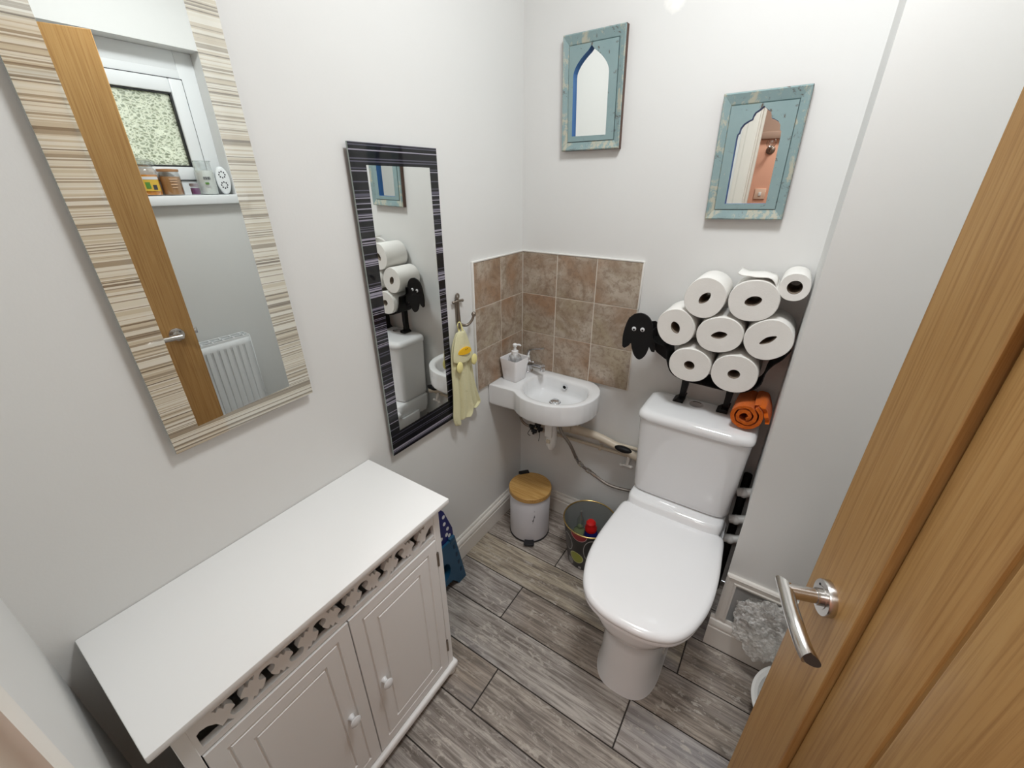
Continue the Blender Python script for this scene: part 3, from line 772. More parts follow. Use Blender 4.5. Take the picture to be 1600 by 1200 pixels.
ay = Matrix(((1, 0, 0), (0, 0, -1), (0, 1, 0)))
lathe(bm, [(.0075, .0), (.0135, 0), (.0135, .0025), (.0075, .003)], (.256, -.0590, .737), 28, ay, False, False)
n0 = len(bm.faces); lathe(bm, [(0, .0005), (.0075, .0005)], (.256, -.0590, .737), 28, ay, False, False); setmat(bm, n0, 1)
obj('overflow_ring', bm, [M['chrome'], M['black']], bas)
# mixer tap
bm = NB(); lathe(bm, [(.0, 0), (.024, 0), (.024, .004), (.019, .006), (.0185, .046), (.020, .05), (.020, .072), (.015, .079), (0, .082)], (.066, -.052, ZB), 32, None, False, False)
tube(bm, [(.068, -.053, ZB + .036), (.118, -.070, ZB + .050), (.163, -.086, ZB + .055)], lambda t: .0135 - .002 * t, 18)
lathe(bm, [(.0105, 0), (.0115, -.004), (.0115, -.017), (.008, -.018)], (.162, -.087, ZB + .052), 24)
tap = obj('mixer_tap', bm, M['chrome'], bas)
bm = NB(); tube(bm, [(.066, -.052, ZB + .074), (.072, -.054, ZB + .096), (.092, -.060, ZB + .112), (.163, -.082, ZB + .136)], lambda t: .010 - .0055 * t, 14); obj('tap_lever', bm, M['chrome'], tap)
# waste trap under the basin
bm = NB(); lathe(bm, [(.02, .675), (.02, .655), (.016, .652), (.016, .60)], (.250, -.15, 0), 28); 
lathe(bm, [(.021, .60), (.023, .595), (.023, .515), (.021, .490), (.012, .472), (0, .468)], (.250, -.15, 0), 28, None, True, False)
box(bm, (.231, -.180, .545), (.265, -.170, .62), .003); n0 = len(bm.faces); box(bm, (.241, -.1815, .515), (.257, -.172, .53), .001); setmat(bm, n0, 1)
obj('bottle_trap', bm, [M['white_plastic'], M['cream_pipe']], bas)
# fat cream waste pipe sloping to the toilet side, with its black cap
bm = NB(); tube(bm, [(.255, -.14, .585), (.29, -.07, .552), (.33, -.05, .545), (.44, -.045, .535), (.60, -.04, .492)], .0165, 20)
tube(bm, [(.30, -.06, .550), (.335, -.05, .5448)], .021, 20, 0)
wp = obj('waste_pipe', bm, M['cream_pipe'], bas)
bm = NB(); ball(bm, (.545, -.078, .537), .032, 1.15, .5, .42, 20, 10); obj('rubber_cap', bm, M['black'], wp)
bm = NB(); box(bm, (.314, -.075, .575), (.338, -.03, .612), .004); obj('pipe_clip', bm, M['white_plastic'], wp)
for z0, z1, lab in ((.452, .470, 'lower thin white water pipe along the back wall under the basin'), (.482, .516, 'upper thin white water pipe along the back wall under the basin')):
    bm = NB(); tube(bm, [(.09, -.014, z0), (.3, -.014, (z0 + z1) / 2), (.60, -.014, z1)], .0075, 14)
    for x in (.16, .42): box(bm, (x, -.024, z0 + (z1 - z0) * (x - .09) / .5 - .010), (x + .012, 0, z0 + (z1 - z0) * (x - .09) / .5 + .010), .002)
    obj('water_pipe', bm, M['cream_pipe'], label=lab, cat='pipe')
bm = NB(); tube(bm, [(.560, -.022, .483), (.560, -.030, .462), (.560, -.040, .44)], .008, 14); tube(bm, [(.535, -.045, .436), (.553, -.042, .438), (.575, -.042, .438)], .006, 12); ball(bm, (.536, -.045, .436), .009); ball(bm, (.578, -.042, .438), .008)
obj('stop_valve', bm, M['white_plastic'], label='little white stop valve on the pipe left of the cistern', cat='valve')
# braided hose to the cistern
hp = [(.286, -.142, .6725), (.287, -.144, .585), (.333, -.13, .508), (.366, -.10, .413), (.424, -.075, .36), (.50, -.07, .329), (.589, -.06, .33), (.63, -.05, .34)]
hs = thing('flexible_hose', 'braided steel hose drooping from the basin to the toilet', 'hose', (.45, -.08, .33))
bm = NB(); tube(bm, hp, .0068, 14, 12); obj('braid', bm, M['hose'], hs)
sp = smooth_path(hp, 12)
def ferrule(i0, r=.0105):
    bm = NB(); tube(bm, [sp[i0], sp[i0 + 3]], r, 8, 0); obj('coupling', bm, M['brushed'], hs)
ferrule(36); ferrule(43); 
bm = NB(); tube(bm, sp[32:36], .0085, 14, 0); tube(bm, sp[46:51], .0085, 14, 0); tube(bm, sp[38:44], .0055, 12, 0); obj('ferrule', bm, M['brushed'], hs)
# dark hoses and their valves under the tap shelf
bm = NB(); tube(bm, [(.115, -.06, .69), (.06, -.07, .60), (.045, -.075, .53), (.07, -.07, .495), (.11, -.06, .49)], .006, 12); tube(bm, [(.13, -.06, .69), (.085, -.055, .60), (.075, -.05, .54), (.10, -.045, .51), (.13, -.04, .505)], .006, 12); th = obj('tap_hoses', bm, M['bronze'], bas)
for x, y, z in ((.10, -.062, .49), (.125, -.05, .50), (.14, -.055, .485), (.118, -.07, .475)):
    bm = NB(); tube(bm, [(x - .012, y, z), (x + .012, y, z)], .0095, 8, 0); tube(bm, [(x, y, z), (x + .004, y - .016, z - .006)], .006, 8, 0); obj('isolating_valve', bm, M['black_plastic'], th)
for q in ([(.14, -.07, .50), (.150, -.075, .47), (.148, -.08, .435)], [(.10, -.08, .48), (.092, -.085, .46), (.105, -.085, .452)]):
    bm = NB(); tube(bm, q, .0014, 6); obj('cable_tie', bm, M['black'], th)

# soap tumbler and its pump bottle on the shelf
cup = NB()
def sq_ring(cx, cy, h, z, r=.010, rot=-.10):
    pts = []
    for sx, sy, a0 in ((1, 1, 0), (-1, 1, 90), (-1, -1, 180), (1, -1, 270)):
        for x, y in arc(sx * (h - r), sy * (h - r), r, r, a0, a0 + 90, 5): pts.append((cx + x * math.cos(rot) - y * math.sin(rot), cy + x * math.sin(rot) + y * math.cos(rot), z))
    return pts
cc = (.060, -.152)
loft(cup, [sq_ring(*cc, .034, ZB), sq_ring(*cc, .036, ZB + .003), sq_ring(*cc, .046, ZB + .096), sq_ring(*cc, .0455, ZB + .098), sq_ring(*cc, .0435, ZB + .097), sq_ring(*cc, .034, ZB + .006)])
obj('tumbler', cup, plain('white_tumbler', (.93, .925, .94), .3), label='square white plastic tumbler on the basin shelf', cat='tumbler')
sp_ = thing('soap_pump_bottle', 'clear soap pump bottle standing inside the square white tumbler', 'soap bottle', (cc[0], cc[1], ZB + .006))
bm = NB(); cx, cy = cc[0] + .004, cc[1] - .002
lathe(bm, [(0, ZB + .007), (.027, ZB + .007), (.029, ZB + .012), (.029, ZB + .085), (.026, ZB + .103), (.016, ZB + .112), (.0125, ZB + .116)], (cx, cy, 0), 28, None, False, True); obj('bottle', bm, M['clear'], sp_)
bm = NB(); lathe(bm, [(.0145, ZB + .112), (.0145, ZB + .128), (.007, ZB + .130), (.005, ZB + .145), (.009, ZB + .147), (.010, ZB + .156), (.006, ZB + .160)], (cx, cy, 0), 24)
tube(bm, [(cx, cy, ZB + .153), (cx + .012, cy + .012, ZB + .153), (cx + .018, cy + .017, ZB + .148)], .004, 10); obj('pump', bm, plain('translucent_white_pump', (.85, .86, .87), .2), sp_)

# ------------------------------------------------------------------ anchor hook and duck hand towel
bm = NB(); hy = -.434
tube(bm, [(.012, hy, 1.075), (.010, hy, 1.12), (.009, hy, 1.165)], lambda t: .0055 - .001 * t, 12)
tube(bm, [(.010, hy - .024, 1.156), (.010, hy, 1.157), (.010, hy + .024, 1.154)], .0045, 10)
ball(bm, (.010, hy - .024, 1.156), .0055); ball(bm, (.010, hy + .024, 1.154), .0055)
tube(bm, [Vector((.009, hy + .007 * math.cos(a), 1.173 + .008 * math.sin(a))) for a in [2 * PI * i / 16 for i in range(17)]], .0033, 8, 0)
tube(bm, [(.012, hy, 1.074), (.022, hy + .018, 1.066), (.030, hy + .030, 1.070), (.036, hy + .042, 1.084), (.038, hy + .048, 1.100)], lambda t: .0055 - .001 * t, 12)
ball(bm, (.038, hy + .049, 1.102), .0085, 1, 1, 1.1)
tube(bm, [(.012, hy, 1.074), (.020, hy - .012, 1.064), (.030, hy - .022, 1.070), (.034, hy - .028, 1.088)], lambda t: .0055 - .0015 * t, 12)
box(bm, (0, hy - .008, 1.08), (.008, hy + .008, 1.16), .002); ball(bm, (.012, hy, 1.068), .009)
obj('coat_hook', bm, M['bronze'], label='pewter anchor-shaped wall hook holding the yellow towel', cat='hook')
tw = thing('hand_towel', 'pale yellow duck-faced hand towel hanging from the anchor hook', 'towel', (.03, -.43, .70))
rows_ = [(1.056, -.472, -.444), (1.045, -.484, -.434), (1.025, -.496, -.426), (.998, -.504, -.418), (.972, -.509, -.408), (.945, -.511, -.401), (.90, -.512, -.396), (.86, -.512, -.391), (.82, -.513, -.384), (.78, -.516, -.372), (.755, -.519, -.364), (.735, -.521, -.359), (.718, -.518, -.370), (.702, -.510, -.395)]
bm = NB(); NC = 26; grid = []
for ri, (z, a, b) in enumerate(rows_):
    ff = ri / (len(rows_) - 1); row = []
    for c in range(NC + 1):
        t = c / NC; y = a + (b - a) * t
        fold = .010 * ff * math.sin(t * PI * 4.2 + .6) + .006 * ff * math.sin(t * PI * 9 + 2 + ff * 2)
        bulge = .010 * math.sin(PI * t)
        zz = z + (.03 * (t - .25) * max(0, (ff - .8) / .2) if ri > 9 else 0)
        row.append(bm.verts.new((.026 + bulge + fold, y, zz)))
    grid.append(row)
for r0, r1 in zip(grid, grid[1:]):
    for c in range(NC): bm.faces.new((r0[c], r0[c + 1], r1[c + 1], r1[c]))
obj('cloth', bm, M['yellow_towel'], tw, mods=[('SOLIDIFY', dict(thickness=.007, offset=0)), ('SUBSURF', dict(levels=1, render_levels=2))])
bm = NB(); grid = []
hood = [(1.062, -.470, -.446), (1.056, -.480, -.437), (1.035, -.493, -.427), (1.005, -.504, -.417), (.98, -.509, -.408), (.955, -.512, -.401)]
for ri, (z, a, b) in enumerate(hood):
    row = []
    for c in range(13):
        t = c / 12; row.append(bm.verts.new((.034 + .014 * math.sin(PI * t) + .001 * ri, a + (b - a) * t, z - .010 * math.sin(PI * t) * (ri / 5))))
    grid.append(row)
for r0, r1 in zip(grid, grid[1:]):
    for c in range(12): bm.faces.new((r0[c], r0[c + 1], r1[c + 1], r1[c]))
hd = obj('duck_hood', bm, M['yellow_towel'], tw, mods=[('SOLIDIFY', dict(thickness=.005, offset=0)), ('SUBSURF', dict(levels=1, render_levels=2))])
bm = NB(); tube(bm, [(.030, -.458, 1.05), (.022, -.455, 1.075), (.020, -.446, 1.084), (.022, -.440, 1.075), (.030, -.440, 1.05)], .0035, 8); obj('hanging_loop', bm, M['yellow_trim'], tw)
bm = NB(); poly = arc(-.462, .985, .030, .020, 0, 180, 14) + arc(-.462, .985, .030, .006, 180, 360, 14)[1:-1]
prism(bm, poly, lambda p: (.046 - 6 * (p[0] + .452) ** 2, p[0], p[1]), lambda p: (.0605 - 8 * (p[0] + .452) ** 2, p[0], p[1])); 
bk = obj('beak', bm, M['beak'], hd)
bm = NB()
for y in (-.464, -.456): ball(bm, (.0600, y, .998), .0015, 1, 1, 1, 8, 6)
obj('nostrils', bm, M['black'], bk)
for y, z in ((-.490, .935), (-.408, .940)):
    bm = NB(); ball(bm, (.050, y, z), .017, .35, .95, 1.25, 16, 10); obj('duck_wing', bm, M['yellow_trim'], tw)

# ------------------------------------------------------------------ pedal bin
bn = thing('pedal_bin', 'white pedal bin with round bamboo lid in the corner', 'bin', (.174, -.192, 0))
c = (.174, -.192, 0); u = Vector((.5, -.866, 0)).normalized(); 
bm = NB(); lathe(bm, [(0, .006), (.092, .006), (.093, .010), (.093, .232), (.090, .238), (0, .238)], c, 64, None, False, False); body = obj('bin_body', bm, M['bin_white'], bn)
bm = NB(); lathe(bm, [(0, 0), (.0945, 0), (.0955, .004), (.0945, .010), (0, .010)], c, 64, None, False, False); obj('base_ring', bm, M['black_plastic'], bn)
bm = NB(); lathe(bm, [(0, .239), (.0965, .239), (.0985, .241), (.0985, .260), (.096, .263), (0, .263)], c, 64, None, False, False); obj('bamboo_lid', bm, M['bamboo'], bn)
Pp = Matrix.Translation(Vector(c)) @ Matrix((Vector((-u.y, u.x, 0)), u, Vector((0, 0, 1)))).transposed().to_4x4()
bm = NB(); box(bm, (-.022, .085, .010), (.022, .124, .018), .003, 2, Pp); box(bm, (-.018, .100, .002), (.018, .118, .010), .002, 2, Pp); box(bm, (-.024, .100, .0175), (.024, .126, .0205), .001, 1, Pp); obj('pedal', bm, M['black_plastic'], bn)
ub = Vector((-.75, .66, 0)).normalized(); Pb = Matrix.Translation(Vector(c)) @ Matrix((Vector((-ub.y, ub.x, 0)), ub, Vector((0, 0, 1)))).transposed().to_4x4()
bm = NB(); box(bm, (-.025, .088, .225), (.025, .112, .268), .004, 2, Pb); obj('lid_hinge', bm, M['black_plastic'], bn)
# tiny bird mark printed on the drum
bm = NB(); a0 = math.atan2(u.y, u.x) + .17
def onbin(a, z): return (lambda r: Vector((c[0] + r * math.cos(a0 + a), c[1] + r * math.sin(a0 + a), z)))
for poly in ([(-.02, .136), (.01, .140), (.035, .152), (.05, .156), (.04, .147), (.03, .138), (.012, .130), (.0, .122), (.004, .132)], [(.03, .150), (.055, .146), (.065, .152), (.05, .158)], [(.035, .170), (.05, .172), (.045, .176)]):
    prism(bm, poly, lambda p: onbin(p[0] * 1.5, .14 + (p[1] - .14) * 1.5)(.0925), lambda p: onbin(p[0] * 1.5, .14 + (p[1] - .14) * 1.5)(.0936))
obj('bird_print', bm, M['label_dark'], body)

# ------------------------------------------------------------------ patterned bucket and its bottles
bc = Vector((.478, -.196, 0))
bk = thing('bucket', 'black bucket printed with coloured circles and a gold rim, left of the toilet', 'bucket', tuple(bc))
bm = NB(); uvl = bm.loops.layers.uv.new('UVMap'); seg = 72
prof = [(.083, .0), (.085, .004), (.113, .222)]
R = [[bm.verts.new((bc.x + r * math.cos(2 * PI * i / seg), bc.y + r * math.sin(2 * PI * i / seg), z)) for i in range(seg)] for r, z in prof]
for a in range(2):
    for i in range(seg):
        j = (i + 1) % seg; f = bm.faces.new((R[a][i], R[a][j], R[a + 1][j], R[a + 1][i]))
        for lp_, (uu, vv) in zip(f.loops, ((i, a), (i + 1, a), (i + 1, a + 1), (i, a + 1))): lp_[uvl].uv = (uu / seg, prof[vv][1] / .222)
f = bm.faces.new(R[0][::-1])
for lp_ in f.loops: lp_[uvl].uv = (.2, .5)
obj('bucket_shell', bm, M['bucket'], bk)
bm = NB(); lathe(bm, [(.1105, .222), (.083, .007), (0, .007)], bc, 64, None, False, False); obj('bucket_lining', bm, M['bucket_in'], bk)
bm = NB(); ring = [(bc.x + .1125 * math.cos(2 * PI * i / 64), bc.y + .1125 * math.sin(2 * PI * i / 64), .223) for i in range(65)]; tube(bm, ring, .0032, 10, 0); obj('rim', bm, M['gold'], bk)
b1_ = thing('spray_bottle', 'clear bottle of green liquid inside the patterned bucket', 'bottle', (.432, -.188, .009))
bm = NB(); lathe(bm, [(0, .009), (.030, .009), (.032, .014), (.032, .105), (.027, .125), (.014, .142), (.012, .15)], (.432, -.188, 0), 28, None, False, True); obj('bottle', bm, M['green_liquid'], b1_)
bm = NB(); lathe(bm, [(.0135, .146), (.0155, .148), (.0155, .185), (.011, .20), (.006, .207), (.0045, .235), (0, .237)], (.432, -.188, 0), 24, None, True, False); obj('clear_cap', bm, M['clear'], b1_)
b2_ = thing('cleaner_bottle', 'blue cleaner bottle with red cap standing in the patterned bucket', 'bottle', (.51, -.20, .009))
tl = Matrix.Rotation(math.radians(-2), 3, 'Y') @ Matrix.Rotation(math.radians(4), 3, 'X')
bm = NB(); lathe(bm, [(0, 0), (.030, 0), (.033, .006), (.033, .13), (.028, .165), (.023, .178)], (.500, -.205, .010), 28, tl, False, True); obj('bottle', bm, M['bottle_blue'], b2_)
bm = NB(); lathe(bm, [(.025, .176), (.0255, .192), (.021, .199), (.020, .218), (.013, .226), (0, .227)], (.500, -.205, .010), 28, tl, True, False); obj('cap', bm, M['cap_red'], b2_)

# ------------------------------------------------------------------ folded step stool beside the cabinet
stl = thing('step_stool', 'folded blue step stool standing against the left wall beside the white cabinet', 'step stool', (.07, -.70, 0))
bm = NB()
# lower leg frame (broad face towards +x), trapezium with a foot notch and a hand hole
leg = [(-.575, 0), (-.622, 0), (-.632, .022), (-.66, .055), (-.74, .055), (-.768, .022), (-.778, 0), (-.825, 0), (-.775, .265), (-.625, .265)]
hole = arc(-.70, .13, .036, .045, 0, 360, 20)[:-1]
bm = holed_plate(leg, [hole], lambda a, b, w: (w + .0 * b, a, b), .062, .088)
obj('leg_frame', bm, M['stool_teal'], stl)
M['slot'] = plain('dark_teal_slot', (.004, .03, .07), .5)
for z in (.06, .11, .16, .21):
    bm = NB(); box(bm, (.086, -.592 - .19 * z - .006, z), (.0895, -.592 - .19 * z + .004, z + .022), .001, 1); obj('rib', bm, M['slot'], stl)
leg2 = [(-.588, 0), (-.64, 0), (-.66, .05), (-.74, .05), (-.76, 0), (-.812, 0), (-.772, .24), (-.628, .24)]
bm = holed_plate(leg2, [], lambda a, b, w: (w, a, b), .030, .058); obj('rear_leg_frame', bm, M['stool_teal'], stl)
top = [(-.622, .255), (-.778, .255), (-.765, .31), (-.735, .42)] + arc(-.70, .415, .033, .028, 180, 0, 10)[1:-1] + [(-.665, .42), (-.626, .31)]
bm = holed_plate(top, [], lambda a, b, w: (w, a, b), .046, .078); st_ = obj('folding_top', bm, M['stool_blue'], stl)
for a, b in ((-.645, .285), (-.652, .325), (-.667, .36), (-.668, .395), (-.69, .30), (-.70, .345), (-.705, .385), (-.735, .29), (-.74, .335), (-.735, .375), (-.66, .30)):
    bm = NB(); prism(bm, arc(a, b, .0075, .0085, 0, 360, 14)[:-1], lambda p: (.0775, p[0], p[1]), lambda p: (.0788, p[0], p[1])); obj('dot', bm, M['white_dot'], st_)
for y in (-.655, -.775):
    bm = NB(); box(bm, (.058, y, .248), (.090, y + .03, .275), .004); obj('hinge_lug', bm, M['stool_teal'], stl)

# ------------------------------------------------------------------ toilet
TX = .797
toi = thing('toilet', 'white close-coupled toilet with its lid closed', 'toilet', (TX, -.4, 0))
def pan_ring(hw, yb, yf, z, ex=2.4, rb=.03, cx=TX, frac=.62, n=28):
    """D shape: squared back, rounded front"""
    ym = yb + (yf - yb) * (1 - frac); L = ym - yf
    pts = []
    for x, y in arc(hw - rb, yb - rb, rb, rb, 90, 0, 6): pts.append((x, y))
    for i in range(n + 1):
        a = PI * i / n
        cs, sn = math.cos(a), math.sin(a)
        pts.append((hw * (abs(cs) ** (2 / ex)) * (1 if cs >= 0 else -1), ym - L * (abs(sn) ** (2 / ex))))
    for x, y in arc(-hw + rb, yb - rb, rb, rb, 180, 90, 6): pts.append((x, y))
    return [(cx + x, y, z) for x, y in pts]
bm = NB()
loft(bm, [pan_ring(.104, -.14, -.664, 0, 2.8, frac=.3), pan_ring(.102, -.14, -.662, .006, 2.8, frac=.3), pan_ring(.098, -.14, -.655, .10, 2.8, frac=.32), pan_ring(.099, -.14, -.652, .20, 2.8, frac=.34), pan_ring(.106, -.13, -.655, .245, 2.7, frac=.38), pan_ring(.120, -.12, -.672, .272, 2.5, frac=.44), pan_ring(.146, -.11, -.692, .298, 2.4, frac=.50), pan_ring(.164, -.10, -.708, .322, 2.4, frac=.55), pan_ring(.174, -.10, -.718, .350, 2.4, frac=.57), pan_ring(.177, -.10, -.721, .380, 2.4, frac=.57), pan_ring(.174, -.10, -.718, .393, 2.4, frac=.57)])
obj('pan', bm, M['ceramic'], toi, sharp=60)
bm = NB(); loft(bm, [pan_ring(.150, -.02, -.25, .36, 6, frac=.3), pan_ring(.163, -.02, -.262, .40, 6, frac=.3), pan_ring(.166, -.02, -.255, .455, 6, frac=.3), pan_ring(.160, -.03, -.245, .466, 6, frac=.3)])
obj('cistern_platform', bm, M['ceramic'], toi, sharp=60)
def seat_ring(d, z, hw=.193, yb=-.236, yf=-.745):
    """back edge straight with rounded corners, sides bowed, front round"""
    ctl = [(.158, 0), (.176, -.006), (.184, -.03), (.188, -.08), (.193, -.15), (.196, -.215), (.194, -.29), (.183, -.36), (.160, -.43), (.125, -.478), (.078, -.502), (.035, -.511)]
    s = [(x, y, 0) for x, y in ctl]; pr = smooth_path(s + [(0, -.512, 0)], 4)[:-1]
    pts = [(p.x, p.y) for p in pr] + [(0, -.512)] + [(-p.x, p.y) for p in pr[::-1]]
    cen = Vector((0, -.25)); out_ = []
    for x, y in pts:
        v = Vector((x, y)) - cen; q = cen + v * (1 - d / v.length); out_.append((TX + .001 + q.x * .985, yb + q.y * .975, z))
    return out_
bm = NB(); loft(bm, [seat_ring(.010, .392), seat_ring(.004, .394), seat_ring(.003, .404), seat_ring(.006, .408)]); obj('seat', bm, M['seat'], toi, sharp=60)
bm = NB(); loft(bm, [seat_ring(.004, .409), seat_ring(.0, .412), seat_ring(.0, .420), seat_ring(.003, .427), seat_ring(.010, .432), seat_ring(.022, .4345), seat_ring(.06, .4355), seat_ring(.15, .436)]); obj('seat_lid', bm, M['seat'], toi, sharp=60)
for s in (-1, 1):
    bm = NB(); lathe(bm, [(.014, .40), (.014, .425), (.010, .430), (0, .431)], (TX + s * .075, -.247, 0), 20, None, True, False); obj('seat_hinge', bm, M['seat'], toi)
def cis(hw, yf, z, ex=7, yb=-.03):
    return pan_ring(hw, yb, yf, z, ex, .02, TX + .003, .5)
bm = NB(); loft(bm, [cis(.158, -.200, .466), cis(.165, -.208, .474), cis(.168, -.212, .49), cis(.172, -.213, .60), cis(.178, -.215, .72), cis(.181, -.216, .776)]); obj('cistern', bm, M['ceramic'], toi, sharp=60)
bm = NB(); loft(bm, [cis(.178, -.213, .776), cis(.185, -.220, .778), cis(.187, -.222, .786), cis(.185, -.219, .797), cis(.178, -.211, .806), cis(.165, -.197, .8095, 6), cis(.10, -.13, .8105, 5, -.05)]); lidc = obj('cistern_lid', bm, M['ceramic'], toi, sharp=60)
bm = NB(); lathe(bm, [(0, .8085), (.024, .8085), (.024, .8125), (.020, .8135), (.0185, .812), (0, .8115)], (.779, -.068, 0), 36, None, False, False)
box(bm, (.7785, -.086, .8115), (.7795, -.050, .8128)); obj('flush_button', bm, M['chrome'], lidc)
# white connectors, and black pipe added to darken the gap beside the toilet
sp2 = thing('gap_dark_pipe', 'black pipe added to darken the gap right of the toilet, with white connectors', 'pipe', (.993, -.05, 0))
bm = NB(); tube(bm, [(.994, -.048, 0.0), (.994, -.048, .58)], .0145, 18, 0); tube(bm, [(1.075, -.10, 0), (1.075, -.10, .62)], .045, 28, 0); obj('black_pipe', bm, M['black'], sp2)
for z in (.535, .41, .315):
    bm = NB(); tube(bm, [(.977, -.10, z - .004), (.99, -.10, z), (1.035, -.09, z + .01)], .016, 14); ball(bm, (.996, -.10, z), .020, .9, 1, .9); obj('connector', bm, M['white_plastic'], sp2)

# ------------------------------------------------------------------ sheep toilet-roll holder and rolls
shp = thing('toilet_roll_holder', 'black metal sheep-shaped toilet roll holder standing on the cistern', 'toilet roll holder', (.80, -.09, .81))
band = smooth_path([(.607, 0, 1.075), (.612, 0, 1.045), (.632, 0, 1.032), (.660, 0, 1.022), (.668, 0, .985), (.690, 0, .94), (.735, 0, .9225), (.79, 0, .921), (.86, 0, .9195), (.912, 0, .926), (.950, 0, .957), (.958, 0, 1.005), (.972, 0, 1.033), (.990, 0, 1.056), (1.003, 0, 1.085)], 5)
bm = NB(); prof = []
for i, q in enumerate(band):
    t = (band[min(i + 1, len(band) - 1)] - band[max(i - 1, 0)]).normalized(); nn = Vector((t.z, 0, -t.x))
    prof.append((q - nn * .0, q + nn * .003))
rings = [[(a.x, -.135, a.z), (b.x, -.135, b.z), (b.x, -.035, b.z), (a.x, -.035, a.z)] for a, b in prof]
loft(bm, rings); obj('body_cradle', bm, M['black'], shp, sharp=30)
bm = NB(); prism(bm, [(.557, 1.085), (.60, 1.095), (.62, 1.085), (.612, 1.03), (.655, 1.018), (.668, .985), (.655, .965), (.62, .985), (.59, 1.02), (.56, 1.03)], lambda p: (p[0], -.088, p[1]), lambda p: (p[0], -.092, p[1])); obj('neck_plate', bm, M['black'], shp, flat=True)
for lx, lz in ((.726, .924), (.872, .921)):
    bm = NB(); y0 = -.062
    prism(bm, [(lx - .011, .811), (lx + .008, .811), (lx + .013, .833), (lx + .009, .835), (lx + .012, .87), (lx + .011, lz), (lx - .010, lz), (lx - .009, .86)], lambda p: (p[0], y0, p[1]), lambda p: (p[0], y0 + .024, p[1]))
    prism(bm, [(lx + .010, .8108), (lx - .022, .8108), (lx - .026, .813), (lx - .012, .824), (lx + .010, .824)], lambda p: (p[0], y0 - .024, p[1]), lambda p: (p[0], y0 + .024, p[1]))
    obj('leg', bm, M['black'], shp, flat=True)
hd_c = smooth_path([(.533, 0, 1.117), (.556, 0, 1.124), (.580, 0, 1.117), (.597, 0, 1.097), (.608, 0, 1.06), (.620, 0, 1.02), (.619, 0, .995)], 5) + smooth_path([(.610, 0, .995), (.600, 0, 1.01), (.598, 0, 1.022), (.597, 0, 1.0), (.588, 0, .972), (.571, 0, .957), (.553, 0, .968), (.541, 0, .992), (.535, 0, 1.012), (.527, 0, 1.0), (.513, 0, .989)], 5) + smooth_path([(.505, 0, .995), (.503, 0, 1.035), (.509, 0, 1.075), (.518, 0, 1.102)], 5)
bm = NB(); prism(bm, [(p.x, p.z) for p in hd_c], lambda p: (p[0], -.118, p[1]), lambda p: (p[0], -.125, p[1])); tube(bm, [(.575, -.120, 1.05), (.585, -.090, 1.055)], .008, 10, 0)
hdo = obj('sheep_head', bm, M['black'], shp, sharp=30)
for ex_, ez in ((.540, 1.066), (.5695, 1.068)):
    bm = NB(); lathe(bm, [(0, .0), (.0075, 0), (.0073, .002), (.005, .0035), (0, .004)], (ex_, -.125, ez), 20, Matrix(((1, 0, 0), (0, 0, -1), (0, 1, 0))), False, False); ey = obj('eye', bm, M['white_dot'], hdo)
    bm = NB(); lathe(bm, [(0, .0033), (.0035, .0036), (.0035, .0046), (0, .0052)], (ex_ + .001, -.125, ez - .0015), 14, Matrix(((1, 0, 0), (0, 0, -1), (0, 1, 0))), False, False); obj('pupil', bm, M['black'], ey)
# (x, z, rx, rz, tilt, hole rx, hole rz, hole tilt, sharpness, front y, label)
RL = [(.750, 1.208, .0590, .0630, -20, .0215, .0125, 52, 1.7, -.152, 'white toilet roll at the top left of the sheep stack'),
      (.880, 1.217, .0665, .0605, 10, .0225, .014, 22, 1.8, -.153, 'white toilet roll at the top of the stack with a loose sheet'),
      (.970, 1.265, .0375, .0385, 0, .0185, .0185, 0, 2.0, -.140, 'small part-used toilet roll at the top right beside the wall box'),
      (.680, 1.102, .0585, .0615, 25, .0205, .0135, -62, 1.8, -.150, 'white toilet roll at the left end, next to the sheep head'),
      (.812, 1.102, .067, .0565, 12, .023, .0115, 16, 1.6, -.155, 'white toilet roll in the middle of the stack'),
      (.942, 1.111, .0645, .0605, 35, .0245, .009, 38, 1.5, -.155, 'white toilet roll at the right end with a slit-like squashed hole'),
      (.744, .985, .0655, .0575, 0, .0165, .0145, -15, 2.0, -.153, 'lower left white toilet roll above the sheep leg'),
      (.877, .986, .067, .0625, 0, .0175, .015, 10, 2.0, -.154, 'lower right white toilet roll above the orange cloth')]
def sup(rx, rz, tilt, ex, n=48):
    a_ = math.radians(tilt); pts = []
    for i in range(n):
        a = 2 * PI * i / n; x = rx * abs(math.cos(a)) ** (2 / ex) * (1 if math.cos(a) >= 0 else -1); z = rz * abs(math.sin(a)) ** (2 / ex) * (1 if math.sin(a) >= 0 else -1)
        pts.append((x * math.cos(a_) - z * math.sin(a_), x * math.sin(a_) + z * math.cos(a_)))
    return pts
rollobjs = []
